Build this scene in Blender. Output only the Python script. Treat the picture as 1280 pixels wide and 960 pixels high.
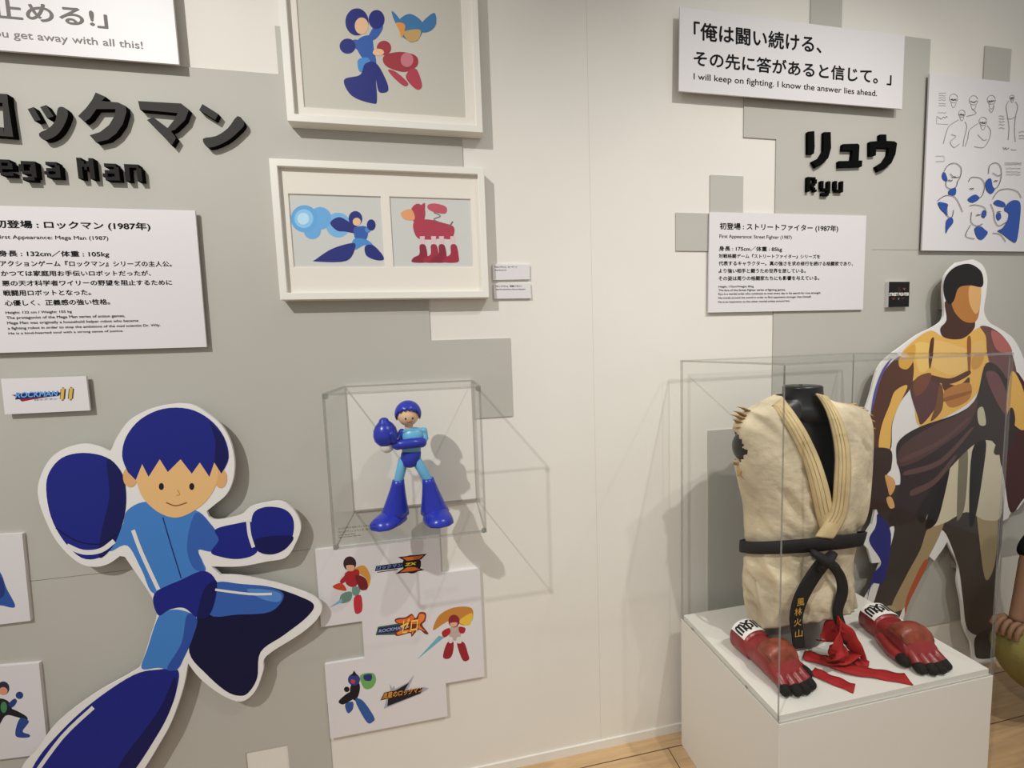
import bpy, bmesh, math, random
from mathutils import Vector, Matrix, noise
random.seed(7)
C = bpy.context.scene
COL = C.collection
for _o in list(bpy.data.objects):
    bpy.data.objects.remove(_o)

# ------------------------------------------------------------------ camera
F = 510.238                     # focal length in pixels of the 1280x960 frame
D0 = 1.4371                     # distance from the lens to the wall plane y = 0
H0 = 1.6                        # lens height
RM = [[0.98268784, 0.03585425, -0.18176656],
      [-0.04982480, 0.99609504, -0.07288463],
      [0.17844355, 0.08067932, 0.98063691]]
CAM = Vector((0, -D0, H0))
def _ax(r): return Vector((r[0], r[2], -r[1]))
_r, _d, _f = _ax(RM[0]), _ax(RM[1]), _ax(RM[2])
cam_data = bpy.data.cameras.new('camera')
cam = bpy.data.objects.new('camera', cam_data); COL.objects.link(cam)
cam.matrix_world = Matrix(((_r.x, -_d.x, -_f.x, CAM.x), (_r.y, -_d.y, -_f.y, CAM.y), (_r.z, -_d.z, -_f.z, CAM.z), (0, 0, 0, 1)))
cam_data.sensor_width = 36; cam_data.lens = F / 1280 * 36
cam_data.clip_start = 0.02
C.camera = cam

# ------------------------------------------------------------------ light
w = bpy.data.worlds.new('world'); C.world = w; w.use_nodes = True
w.node_tree.nodes['Background'].inputs[0].default_value = (1.0, 0.99, 0.97, 1)
w.node_tree.nodes['Background'].inputs[1].default_value = 0.43
def spot(name, loc, aim, energy, angle, size, blend=0.9, col=(1, 0.982, 0.94)):
    l = bpy.data.lights.new(name, 'SPOT'); l.energy = energy; l.spot_size = math.radians(angle); l.spot_blend = blend
    l.shadow_soft_size = size; l.color = col
    o = bpy.data.objects.new(name, l); COL.objects.link(o); o.location = loc
    o.rotation_euler = (Vector(aim) - Vector(loc)).to_track_quat('-Z', 'Y').to_euler()
spot('track_spotlight', (-1.85, -2.35, 3.95), (-0.35, 0, 1.15), 350, 62, 0.03)
spot('track_spotlight', (1.45, -1.85, 3.95), (1.3, -.1, 1.15), 178, 70, 0.03, 1.0)
spot('track_spotlight', (2.25, -1.75, 3.95), (1.95, -.1, 1.15), 105, 70, 0.03, 1.0)
C.view_settings.view_transform = 'Standard'; C.view_settings.look = 'None'
C.view_settings.exposure = 0.0; C.view_settings.gamma = 1.0
C.view_settings.use_curve_mapping = False

# ------------------------------------------------------------------ helpers
def ray(px, py):
    a, b = (px - 640) / F, (py - 480) / F
    return _r * a + _d * b + _f
def W(px, py, off=0.0):          # photo point -> point on the plane 'off' metres in front of the wall
    v = ray(px, py); return CAM + v * ((D0 - off) / v.y)
def G(px, py, z):                # photo point -> point at height z
    v = ray(px, py); return CAM + v * ((z - H0) / v.z)
def lin(c):
    return tuple(((x / 255) / 12.92 if x / 255 <= 0.04045 else ((x / 255 + 0.055) / 1.055) ** 2.4) for x in c)
MATS = {}
def mat(rgb, rough=0.6, metal=0.0, spec=0.3, bump=0.0, bscale=200, var=0.0, vscale=4.0):
    k = (tuple(rgb), rough, metal, spec, bump, bscale, var, vscale)
    if k in MATS: return MATS[k]
    m = bpy.data.materials.new('paint_%d' % len(MATS)); m.use_nodes = True
    nt = m.node_tree; b = nt.nodes['Principled BSDF']
    b.inputs['Base Color'].default_value = (*lin(rgb), 1); b.inputs['Roughness'].default_value = rough
    b.inputs['Metallic'].default_value = metal; b.inputs['Specular IOR Level'].default_value = spec
    if bump or var:
        tc = nt.nodes.new('ShaderNodeTexCoord'); n = nt.nodes.new('ShaderNodeTexNoise')
        nt.links.new(tc.outputs['Object'], n.inputs['Vector']); n.inputs['Scale'].default_value = bscale; n.inputs['Detail'].default_value = 4
        if bump:
            bp = nt.nodes.new('ShaderNodeBump'); bp.inputs['Strength'].default_value = bump; bp.inputs['Distance'].default_value = 0.004
            nt.links.new(n.outputs[0], bp.inputs['Height']); nt.links.new(bp.outputs[0], b.inputs['Normal'])
        if var:
            n2 = nt.nodes.new('ShaderNodeTexNoise'); n2.inputs['Scale'].default_value = vscale; n2.inputs['Detail'].default_value = 6
            nt.links.new(tc.outputs['Object'], n2.inputs['Vector'])
            mx = nt.nodes.new('ShaderNodeMix'); mx.data_type = 'RGBA'
            lo = tuple(max(0, x * (1 - var)) for x in lin(rgb)); hi = tuple(min(1, x * (1 + var)) for x in lin(rgb))
            mx.inputs[6].default_value = (*lo, 1); mx.inputs[7].default_value = (*hi, 1)
            rp = nt.nodes.new('ShaderNodeMapRange'); rp.inputs[1].default_value = 0.3; rp.inputs[2].default_value = 0.7
            nt.links.new(n2.outputs[0], rp.inputs[0]); nt.links.new(rp.outputs[0], mx.inputs[0]); nt.links.new(mx.outputs[2], b.inputs['Base Color'])
    MATS[k] = m; return m
def clear(name, tint=(1, 1, 1), opacity=0.0, refl=1.0, haze=(0.8, 0.8, 0.78)):
    m = bpy.data.materials.new(name); m.use_nodes = True; nt = m.node_tree; nt.nodes.clear()
    out = nt.nodes.new('ShaderNodeOutputMaterial'); t = nt.nodes.new('ShaderNodeBsdfTransparent'); t.inputs[0].default_value = (*tint, 1)
    g = nt.nodes.new('ShaderNodeBsdfGlossy'); g.inputs['Roughness'].default_value = 0.03
    fr = nt.nodes.new('ShaderNodeFresnel'); fr.inputs[0].default_value = 1.3
    mu = nt.nodes.new('ShaderNodeMath'); mu.operation = 'MULTIPLY'; mu.inputs[1].default_value = refl
    ge = nt.nodes.new('ShaderNodeNewGeometry'); inv = nt.nodes.new('ShaderNodeMath'); inv.operation = 'SUBTRACT'; inv.inputs[0].default_value = 1; nt.links.new(ge.outputs['Backfacing'], inv.inputs[1])
    m0 = nt.nodes.new('ShaderNodeMath'); m0.operation = 'MULTIPLY'; nt.links.new(fr.outputs[0], m0.inputs[0]); nt.links.new(inv.outputs[0], m0.inputs[1]); nt.links.new(m0.outputs[0], mu.inputs[0])
    mx = nt.nodes.new('ShaderNodeMixShader'); nt.links.new(mu.outputs[0], mx.inputs[0]); nt.links.new(t.outputs[0], mx.inputs[1]); nt.links.new(g.outputs[0], mx.inputs[2])
    last = mx
    if opacity:
        d = nt.nodes.new('ShaderNodeBsdfDiffuse'); d.inputs[0].default_value = (*haze, 1)
        m2 = nt.nodes.new('ShaderNodeMixShader'); m2.inputs[0].default_value = opacity
        nt.links.new(mx.outputs[0], m2.inputs[1]); nt.links.new(d.outputs[0], m2.inputs[2]); last = m2
    nt.links.new(last.outputs[0], out.inputs[0]); return m

class MB:                                   # gathers polygons, links them as ONE mesh object
    def __init__(s): s.v = []; s.f = []; s.m = []; s.mats = []; s.smooth = []
    def mi(s, m):
        if m not in s.mats: s.mats.append(m)
        return s.mats.index(m)
    def add(s, vs, fs, m, smooth=False):
        k = len(s.v); s.v += [tuple(v) for v in vs]; i = s.mi(m)
        for f in fs: s.f.append([k + q for q in f]); s.m.append(i); s.smooth.append(smooth)
    def prism(s, xz, y0, y1, m, mside=None):     # polygon in the x-z plane between y0 (front) and y1
        n = len(xz); a = sum(xz[i][0] * xz[(i + 1) % n][1] - xz[(i + 1) % n][0] * xz[i][1] for i in range(n))
        if a < 0: xz = xz[::-1]
        vs = [(x, y0, z) for x, z in xz] + [(x, y1, z) for x, z in xz]
        s.add(vs, [list(range(n))], m)
        s.add(vs, [list(range(2 * n - 1, n - 1, -1))] + [[(i + 1) % n, i, n + i, n + (i + 1) % n] for i in range(n)], mside or m)
    def poly(s, xz, y, m):
        n = len(xz); a = sum(xz[i][0] * xz[(i + 1) % n][1] - xz[(i + 1) % n][0] * xz[i][1] for i in range(n))
        if a < 0: xz = xz[::-1]
        s.add([(x, y, z) for x, z in xz], [list(range(n))], m)
    def box(s, a, b, m):
        (x0, y0, z0), (x1, y1, z1) = a, b
        v = [(x0, y0, z0), (x1, y0, z0), (x1, y1, z0), (x0, y1, z0), (x0, y0, z1), (x1, y0, z1), (x1, y1, z1), (x0, y1, z1)]
        s.add(v, [[3, 2, 1, 0], [4, 5, 6, 7], [0, 1, 5, 4], [1, 2, 6, 5], [2, 3, 7, 6], [3, 0, 4, 7]], m)
    def rings(s, rs, m, cap0=True, cap1=True, smooth=True, closed=True):
        n = len(rs[0]); vs = [p for r in rs for p in r]; fs = []
        for i in range(len(rs) - 1):
            for j in range(n if closed else n - 1):
                k = (j + 1) % n
                fs.append([i * n + j, i * n + k, (i + 1) * n + k, (i + 1) * n + j])
        if cap0: fs.append(list(range(n - 1, -1, -1)))
        if cap1: fs.append([(len(rs) - 1) * n + j for j in range(n)])
        s.add(vs, fs, m, smooth)
    def tube(s, pts, rad, m, n=14, flat=1.0, round_ends=True):
        pts = [Vector(p) for p in pts]
        if not isinstance(rad, (list, tuple)): rad = [rad] * len(pts)
        P, R = [], []
        if round_ends:
            t = (pts[0] - pts[1]).normalized()
            for a in (85, 60, 30): P.append(pts[0] + t * rad[0] * math.sin(math.radians(a)) * 0.8); R.append(rad[0] * math.cos(math.radians(a)))
        P += pts; R += list(rad)
        if round_ends:
            t = (pts[-1] - pts[-2]).normalized()
            for a in (30, 60, 85): P.append(pts[-1] + t * rad[-1] * math.sin(math.radians(a)) * 0.8); R.append(rad[-1] * math.cos(math.radians(a)))
        up = None; rs = []
        for i, p in enumerate(P):
            t = (P[min(i + 1, len(P) - 1)] - P[max(i - 1, 0)]).normalized()
            if up is None:
                up = Vector((0, 0, 1)) if abs(t.z) < 0.9 else Vector((0, 1, 0))
            u = (up - t * up.dot(t)).normalized(); up = u; v = t.cross(u)
            rs.append([p + (u * math.cos(2 * math.pi * k / n) * flat + v * math.sin(2 * math.pi * k / n)) * R[i] for k in range(n)])
        s.rings(rs, m)
    def ball(s, c, r, m, n=20, sq=(1, 1, 1)):
        c = Vector(c); rs = []
        for i in range(1, n // 2):
            a = math.pi * i / (n // 2)
            rs.append([c + Vector((r * sq[0] * math.sin(a) * math.cos(2 * math.pi * k / n), r * sq[1] * math.sin(a) * math.sin(2 * math.pi * k / n), -r * sq[2] * math.cos(a))) for k in range(n)])
        s.rings(rs, m)
    def build(s, name, parent=None, fix=False, subdiv=0):
        me = bpy.data.meshes.new(name); me.from_pydata(s.v, [], s.f)
        for m in s.mats: me.materials.append(m)
        for p, i, sm_ in zip(me.polygons, s.m, s.smooth): p.material_index = i; p.use_smooth = sm_
        if fix:
            bm = bmesh.new(); bm.from_mesh(me); bmesh.ops.recalc_face_normals(bm, faces=bm.faces); bm.to_mesh(me); bm.free()
        me.update()
        o = bpy.data.objects.new(name, me); COL.objects.link(o)
        if subdiv:
            md = o.modifiers.new('smooth', 'SUBSURF'); md.levels = subdiv; md.render_levels = subdiv
        if parent: put(o, parent)
        return o
def put(o, parent):
    o.parent = parent; o.matrix_parent_inverse = Matrix.Translation(-Vector(parent.location)) if parent.type == 'EMPTY' else Matrix.Identity(4)
def tag(o, label=None, cat=None, group=None, kind=None):
    if label: o['label'] = label
    if cat: o['category'] = cat
    if group: o['group'] = group
    if kind: o['kind'] = kind
    return o
def empty(name, loc, label, cat, group=None):
    o = bpy.data.objects.new(name, None); COL.objects.link(o); o.location = loc; o.empty_display_size = 0.05
    return tag(o, label, cat, group)
def xz(pts, off):
    return [(p.x, p.z) for p in (W(a, b, off) for a, b in pts)]
def sm(pts, k=5, closed=True):               # Catmull-Rom through the points
    n = len(pts); out = []
    for i in range(n if closed else n - 1):
        p0, p1, p2, p3 = (pts[(i - 1) % n], pts[i], pts[(i + 1) % n], pts[(i + 2) % n]) if closed else (pts[max(i - 1, 0)], pts[i], pts[i + 1], pts[min(i + 2, n - 1)])
        for j in range(k):
            t = j / k
            out.append(tuple(0.5 * (2 * p1[q] + (p2[q] - p0[q]) * t + (2 * p0[q] - 5 * p1[q] + 4 * p2[q] - p3[q]) * t * t + (3 * p1[q] - p0[q] - 3 * p2[q] + p3[q]) * t ** 3) for q in range(len(p1))))
    if not closed: out.append(tuple(pts[-1]))
    return out
def ell(cx, cy, a, b, rot=0, n=28):
    r = math.radians(rot)
    return [(cx + a * math.cos(t) * math.cos(r) - b * math.sin(t) * math.sin(r), cy + a * math.cos(t) * math.sin(r) + b * math.sin(t) * math.cos(r)) for t in (2 * math.pi * i / n for i in range(n))]
class Art:                                    # flat printed colour areas on a board whose face is 'off' from the wall
    def __init__(s, off): s.off = off; s.mb = MB(); s.k = 0
    def a(s, pts, rgb, smooth=True, k=5):
        s.k += 1; s.mb.poly(xz(sm(pts, k) if smooth else pts, s.off), -(s.off + 0.0003 + 0.00003 * s.k), mat(rgb, 0.55)); return s
    def e(s, cx, cy, a, b, rgb, rot=0): return s.a(ell(cx, cy, a, b, rot), rgb, False)
    def line(s, pts, wd, rgb, smooth=True):
        p = [Vector(q) for q in (sm([tuple(q) for q in pts], 4, False) if smooth and len(pts) > 2 else pts)]; L, Rr = [], []
        for i in range(len(p)):
            t = (p[min(i + 1, len(p) - 1)] - p[max(i - 1, 0)]); t = t.normalized() if t.length else Vector((1, 0)); nn = Vector((-t.y, t.x)) * wd / 2
            L.append(p[i] + nn); Rr.append(p[i] - nn)
        s.k += 1; y = -(s.off + 0.0003 + 0.00003 * s.k)
        A = xz([tuple(q) for q in L], s.off); B = xz([tuple(q) for q in Rr], s.off)
        vs = [(x, y, z) for x, z in A] + [(x, y, z) for x, z in B]; n = len(A)
        s.mb.add(vs, [[i, i + 1, n + i + 1, n + i] for i in range(n - 1)], mat(rgb, 0.55)); return s
    def build(s, name, parent): return s.mb.build(name, parent)
def text_mesh(string, bold=0.0, extrude=0.0, shear=0.0, spacing=1.0):
    cu = bpy.data.curves.new('lettering', 'FONT'); cu.body = string; cu.size = 1; cu.offset = bold; cu.extrude = extrude; cu.shear = shear
    cu.space_character = spacing; cu.resolution_u = 4
    o = bpy.data.objects.new('lettering', cu); COL.objects.link(o)
    dg = bpy.context.evaluated_depsgraph_get(); dg.update()
    me = bpy.data.meshes.new_from_object(o.evaluated_get(dg)); bpy.data.objects.remove(o); bpy.data.curves.remove(cu)
    return me
def text(parent, string, lb, rb, lt, off, rgb=(28, 26, 25), bold=0.012, name='lettering', lift=0.0006, shear=0.0):
    A, B, T = W(*lb, off), W(*rb, off), W(*lt, off)
    me = text_mesh(string, 0, 0, shear)
    if bold:                      # heavier weight: the same outlines laid over each other, shifted a little
        src = [v.co.copy() for v in me.vertices]; pol = [tuple(p.vertices) for p in me.polygons]; vs, fs = [], []
        for dx, dy in ((-1, 0), (1, 0), (0, -1), (0, 1)):
            k = len(vs); vs += [(c.x + dx * bold, c.y + dy * bold, len(vs) / len(src)) for c in src]; fs += [[k + q for q in p] for p in pol]
        me = bpy.data.meshes.new('lettering'); me.from_pydata(vs, [], fs)
    xs = [v.co.x for v in me.vertices]; ys = [v.co.y for v in me.vertices]
    x0, x1, y0, y1 = min(xs), max(xs), min(ys), max(ys); z0, z1 = (A.z + B.z) / 2, T.z + (B.z - A.z) / 2
    for v in me.vertices:
        a, b = (v.co.x - x0) / (x1 - x0), (v.co.y - y0) / (y1 - y0)
        v.co = (A.x + a * (B.x - A.x), -(off + lift + .00002 * v.co.z), z0 + b * (z1 - z0))
    me.materials.clear(); me.materials.append(mat(rgb, 0.6, spec=0.08))
    for p in me.polygons: p.material_index = 0
    o = bpy.data.objects.new(name, me); COL.objects.link(o); put(o, parent); return o
def board(name, label, cat, pts, off, rgb=(221, 217, 218), thick=None, group=None, bev=0.0008):
    q = [W(*p, off) for p in pts]
    cx, cz = sum(p.x for p in q) / len(q), sum(p.z for p in q) / len(q)
    root = empty(name, (cx, 0, cz), label, cat, group)
    mb = MB(); mb.prism([(p.x, p.z) for p in q], -off, -(off - thick) if thick else -0.0002, mat(rgb, 0.42, spec=0.35)); backing(root, q, off - thick) if thick and off > thick + .004 else None
    o = mb.build('board', root)
    if bev: b = o.modifiers.new('edge', 'BEVEL'); b.width = bev; b.segments = 2; b.limit_method = 'ANGLE'
    return root
def backing(root, q, y):
    xs = sorted(p.x for p in q); zs = sorted(p.z for p in q); ix = min(0.05, (xs[-1] - xs[0]) * .25); iz = min(0.05, (zs[-1] - zs[0]) * .25)
    mb = MB(); mb.box((xs[1] + ix, -y, zs[1] + iz), (xs[-2] - ix, -0.0003, zs[-2] - iz), mat((150, 146, 138), 0.8)); mb.build('mounting_block', root)

# ------------------------------------------------------------------ setting
def wall_mat(name, rgb):
    m = mat(rgb, 0.62, spec=0.25, bump=0.05, bscale=160, var=0.02, vscale=3); return m
WHITE = wall_mat('white', (226, 222, 213)); GREY = wall_mat('grey', (184, 181, 172))
mb = MB(); mb.box((-3.2, 0, 0), (4.2, 0.12, 4.2), WHITE); tag(mb.build('wall_back'), kind='structure')
# plank floor
fm = bpy.data.materials.new('oak_planks'); fm.use_nodes = True; nt = fm.node_tree; b = nt.nodes['Principled BSDF']
tc = nt.nodes.new('ShaderNodeTexCoord'); br = nt.nodes.new('ShaderNodeTexBrick')
mp = nt.nodes.new('ShaderNodeMapping'); mp.inputs['Location'].default_value = (0.42, 0.06, 0)
nt.links.new(tc.outputs['Object'], mp.inputs[0]); nt.links.new(mp.outputs[0], br.inputs['Vector'])
br.inputs['Scale'].default_value = 1; br.inputs['Brick Width'].default_value = 1.25; br.inputs['Row Height'].default_value = 0.19
br.inputs['Mortar Size'].default_value = 0.0018; br.inputs['Mortar Smooth'].default_value = 0; br.inputs['Bias'].default_value = 0
br.inputs['Color1'].default_value = (*lin((200, 167, 125)), 1); br.inputs['Color2'].default_value = (*lin((184, 150, 110)), 1); br.inputs['Mortar'].default_value = (*lin((84, 60, 38)), 1)
wv = nt.nodes.new('ShaderNodeTexNoise'); mp2 = nt.nodes.new('ShaderNodeMapping'); mp2.inputs['Scale'].default_value = (2.5, 26, 1)
nt.links.new(tc.outputs['Object'], mp2.inputs[0]); nt.links.new(mp2.outputs[0], wv.inputs['Vector']); wv.inputs['Scale'].default_value = 1.6; wv.inputs['Detail'].default_value = 7; wv.inputs['Distortion'].default_value = 1.2
rp = nt.nodes.new('ShaderNodeMapRange'); rp.inputs[1].default_value = 0.3; rp.inputs[2].default_value = 0.7; rp.inputs[3].default_value = 0.78; rp.inputs[4].default_value = 1.1
nt.links.new(wv.outputs[0], rp.inputs[0])
mx = nt.nodes.new('ShaderNodeMix'); mx.data_type = 'RGBA'; mx.blend_type = 'MULTIPLY'; mx.inputs[0].default_value = 1
nt.links.new(br.outputs[0], mx.inputs[6]); nt.links.new(rp.outputs[0], mx.inputs[7]); nt.links.new(mx.outputs[2], b.inputs['Base Color']); b.inputs['Roughness'].default_value = 0.42
mb = MB(); mb.box((-3.2, -4.5, -0.06), (4.2, 0.12, -0.0), fm); tag(mb.build('floor'), kind='structure')
mb = MB(); mb.box((-3.2, -0.006, 0.0), (4.2, -0.0001, 0.034), WHITE); tag(mb.build('baseboard_back'), kind='structure')
# pixel-stepped grey boards on the wall (grid of 0.1415 m)
TG = 0.004
def trim(i, pts, m=GREY, t=TG):
    mb = MB(); mb.prism(pts, -t, 0.001, m); o = tag(mb.build('trim_%d' % i), kind='structure')
    bv = o.modifiers.new('edge', 'BEVEL'); bv.width = 0.0012; bv.segments = 1
trim(1, [(-2.6, 2.475), (-0.435, 2.475), (-0.435, 2.615), (-0.29, 2.615), (-0.29, 3.1), (0.12, 3.1), (0.12, 2.21), (-0.017, 2.21), (-0.017, 1.646), (0.26, 1.646), (0.26, 1.366), (-0.017, 1.366), (-0.017, 0.6), (-0.15, 0.4), (-0.435, 0.4),
         (-0.435, 0.0345), (-0.573, 0.0345), (-0.573, 0.272), (-0.705, 0.272), (-0.705, 0.0345), (-2.6, 0.0345)])
trim(2, [(1.05, 2.236), (1.192, 2.236), (1.192, 2.09), (1.05, 2.09)])
trim(3, [(0.907, 2.094), (1.05, 2.094), (1.05, 1.954), (0.907, 1.954)])
trim(4, [(1.192, 2.66), (1.192, 2.38), (1.335, 2.38), (1.335, 1.257), (1.045, 1.257), (1.045, 0.39), (1.62, 0.39), (1.62, 0.25), (2.188, 0.25), (2.188, 0.25), (2.62, 0.25), (2.62, 0.532), (3.9, 0.532), (3.9, 2.66), (2.058, 2.66), (2.058, 2.812), (1.76, 2.812), (1.76, 2.66)])
trim(5, [(1.478, 2.70), (1.622, 2.70), (1.622, 3.4), (1.478, 3.4)])
trim(6, [(2.346, 2.64), (2.492, 2.64), (2.492, 2.814), (2.346, 2.814)])
# hairline joints between the wall sheets
JN = mat((120, 115, 104), 0.9)
for i, (a, bb) in enumerate((((-2.6, 0.9575), (-0.45, 0.9588)), ((1.80, 1.9655), (3.9, 1.9668)))):
    mb = MB(); mb.box((a[0], -TG - 0.0004, a[1]), (bb[0], -TG + 0.0006, bb[1]), JN); tag(mb.build('trim_%d' % (7 + i)), kind='structure')
mb = MB(); mb.box((0.571, -0.0003, 0.034), (0.5722, 0.0006, 4.2), mat((205, 199, 186), 0.8)); tag(mb.build('trim_9'), kind='structure')

# ------------------------------------------------------------------ boards with writing
INK = (14, 12, 12)
P1 = board('quote_board', 'white quote board partly out of frame above the large katakana title', 'sign', [(-420, 36), (215.5, -25), (223.7, 80), (-420, 43)], 0.03)
for _c in list(P1.children): bpy.data.objects.remove(_c)
mb = MB(); q1, q2 = W(223.7, 80.5, 0.03), W(215.5, 0, 0.03); mb.prism([(-1.95, q1.z), (q1.x, q1.z), (q1.x, q1.z + 0.29), (-1.95, q1.z + 0.29)], -0.03, -0.024, mat((221, 217, 218), 0.42, spec=0.35)); mb.build('board', P1); backing(P1, [Vector((-1.95, 0, q1.z)), Vector((q1.x, 0, q1.z)), Vector((q1.x, 0, q1.z + .29)), Vector((-1.95, 0, q1.z + .29))], .024)
text(P1, '止める!」', (-9, 24.5), (135.5, 34.8), (-9, -1), 0.03, (120, 115, 112), 0.02)  # dark writing coloured grey: the spotlight glare over it is put into the ink
text(P1, 'you get away with all this!', (-17, 49.5), (179, 62.6), (-17, 36.8), 0.03, (135, 130, 127), 0.004)  # same glare wash-out painted as a paler grey ink

P2 = board('information_panel', 'white information panel under the large katakana title, fine black text', 'sign', [(-23, 256.5), (243.7, 263), (258.2, 433.7), (-23, 441.7)], 0.02, thick=0.006)
for s_, lb, rb, lt, bo in (
    ('初登場 : ロックマン (1987年)', (-6.6, 286.9), (188.5, 288.8), (-6.6, 275.2), 0.025),
    ('First Appearance: Mega Man (1987)', (-4, 300.6), (135.7, 300.9), (-4, 294.2), 0.008),
    ('身長 : 132cm／体重 : 105kg', (-1.5, 322.4), (137, 321.8), (-1.5, 313.5), 0.02),
    ('アクションゲーム『ロックマン』シリーズの主人公。', (0.5, 333.2), (215, 333.2), (0.5, 325.8), 0.02),
    ('かつては家庭用お手伝いロボットだったが、', (1.6, 345.4), (189, 344.8), (1.6, 338.3), 0.02),
    ('悪の天才科学者ワイリーの野望を阻止するために', (3, 357.5), (215.5, 356.5), (3, 350.3), 0.02),
    ('戦闘用ロボットとなった。', (4.4, 369.8), (114, 369.2), (4.4, 362.4), 0.02),
    ('心優しく、正義感の強い性格。', (6.6, 382), (138, 381.2), (6.6, 374.6), 0.02),
    ('Height: 132 cm / Weight: 105 kg', (7.4, 393), (90.2, 392.2), (7.4, 388.8), 0.012),
    ('The protagonist of the Mega Man series of action games,', (8.5, 399.6), (156.7, 397.8), (8.5, 395), 0.012),
    ('Mega Man was originally a household helper robot who became', (9.4, 406), (173.4, 403.7), (9.4, 401.6), 0.012),
    ('a fighting robot in order to stop the ambitions of the mad scientist Dr. Wily.', (10.2, 412.2), (201, 409.4), (10.2, 408), 0.012),
    ('He is a kind-hearted soul with a strong sense of justice.', (11, 418.3), (154.7, 416.3), (11, 414.6), 0.012)):
    text(P2, s_, lb, rb, lt, 0.02, INK, bo)

P3 = board('quote_board', 'white quote board with two lines of large Japanese writing above English', 'sign', [(850, 8.75), (1131, 45), (1127.5, 136.2), (848.7, 113.7)], 0.03, thick=0.006)
text(P3, '「俺は闘い続ける、', (867, 49.5), (1026.7, 67.6), (867, 26.5), 0.03, INK, 0.02)
text(P3, 'その先に答があると信じて。」', (867, 81.8), (1114, 107.5), (867, 61.8), 0.03, INK, 0.02)
text(P3, 'I will keep on fighting. I know the answer lies ahead.', (867, 102), (1096, 122.3), (867, 91.6), 0.03, INK, 0.006)

P4 = board('information_panel', 'white information panel above the torso display case, fine black text', 'sign', [(887, 265), (1083, 269.5), (1078.7, 387), (885.5, 390.7)], 0.012, thick=0.006)
for s_, lb, rb, lt, bo in (
    ('初登場 : ストリートファイター (1987年)', (899.5, 288.3), (1047.5, 290.6), (899.5, 278.5), 0.022),
    ('First Appearance: Street Fighter (1987)', (899.2, 299), (989.5, 299.8), (899.2, 293.3), 0.006),
    ('身長 : 175cm／体重 : 85kg', (898.5, 315), (977.5, 315), (898.5, 307.8), 0.02),
    ('対戦格闘ゲーム『ストリートファイター』シリーズを', (898.3, 323.2), (1025, 322.8), (898.3, 317.8), 0.02),
    ('代表するキャラクター。真の強さを求め修行を続ける格闘家であり、', (898.2, 332.8), (1066, 331.6), (898.2, 327), 0.02),
    ('より強い相手と闘うため世界を旅している。', (898.1, 342), (1007, 340.6), (898.1, 336.3), 0.02),
    ('その姿は周りの格闘家たちにも影響を与えている。', (898, 351.5), (1024, 349.6), (898, 345.7), 0.02),
    ('Height: 175cm/Weight: 85kg', (898, 360.4), (942, 359.8), (898, 357.2), 0.012),
    ('The face of the Street Fighter series of fighting games.', (897.9, 365.2), (981.8, 363.8), (897.9, 361.8), 0.012),
    ('Ryu is a martial artist who continues to train every day in his search for true strength.', (897.8, 370), (1026, 367.6), (897.8, 366.5), 0.012),
    ('He travels around the world in order to find opponents stronger than himself.', (897.8, 374.8), (1014, 372.4), (897.8, 371.4), 0.012),
    ('He is an inspiration to the other martial artists around him.', (897.7, 379.6), (987.5, 377.8), (897.7, 376.4), 0.012)):
    text(P4, s_, lb, rb, lt, 0.012, INK, bo)

# two small caption cards beside the lower frame
K1 = board('caption_card', 'upper of two small white caption cards beside the two-picture frame', 'card', [(615.5, 330), (662, 330.6), (662.3, 349), (616.5, 350)], 0.008, group='caption cards')
text(K1, '『ロックマン』 キーアート', (618.6, 335), (646.5, 335), (618.6, 332.6), 0.008, INK, 0.02)
text(K1, 'Mega Man: Key Art', (618.9, 338.8), (633.2, 338.8), (618.9, 336.9), 0.008, INK, 0.01)
K2 = board('caption_card', 'lower of two small white caption cards beside the two-picture frame', 'card', [(617, 354), (663, 354), (664, 372.8), (617.8, 373.4)], 0.008, group='caption cards')
text(K2, '『ロックマン』 特典イラスト', (619.6, 359), (652.4, 358.9), (619.6, 356.6), 0.008, INK, 0.02)
text(K2, 'Mega Man: Special Bonus Character Illustration', (619.9, 362.8), (656.6, 362.6), (619.9, 360.9), 0.008, INK, 0.012)

# logo board
L1 = board('logo_board', 'small white board with a blue and gold game logo above the blue cutout', 'sign', [(1, 473.5), (107.5, 470), (112.5, 513), (6, 518)], 0.02, thick=0.006)
a = Art(0.02)
a.a([(14.7, 493.5), (26, 493), (75, 491.5), (73, 494), (40, 499.5), (27.5, 502), (22, 497)], (150, 28, 44), False)
a.a([(19, 499.5), (21, 492), (72, 490), (77, 491), (73, 495), (30, 498.5)], (24, 38, 92), False)
a.build('logo', L1)
text(L1, 'ROCKMAN', (19.5, 498), (73.5, 494.5), (19.5, 491), 0.0207, (110, 165, 225), 0.03, 'logo_lettering', shear=0.25)
text(L1, 'ロックマン', (43, 500.8), (72, 499.5), (43, 498.4), 0.0207, (120, 118, 170), 0.02, 'logo_lettering', shear=0.2)
text(L1, '11', (75, 500.4), (94, 500.0), (75, 484.2), 0.0207, (70, 48, 20), 0.1, 'logo_lettering', shear=0.2)
text(L1, '11', (75.6, 499.8), (93, 499.4), (75.6, 485.0), 0.0210, (214, 178, 92), 0.05, 'logo_lettering', shear=0.2)

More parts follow.
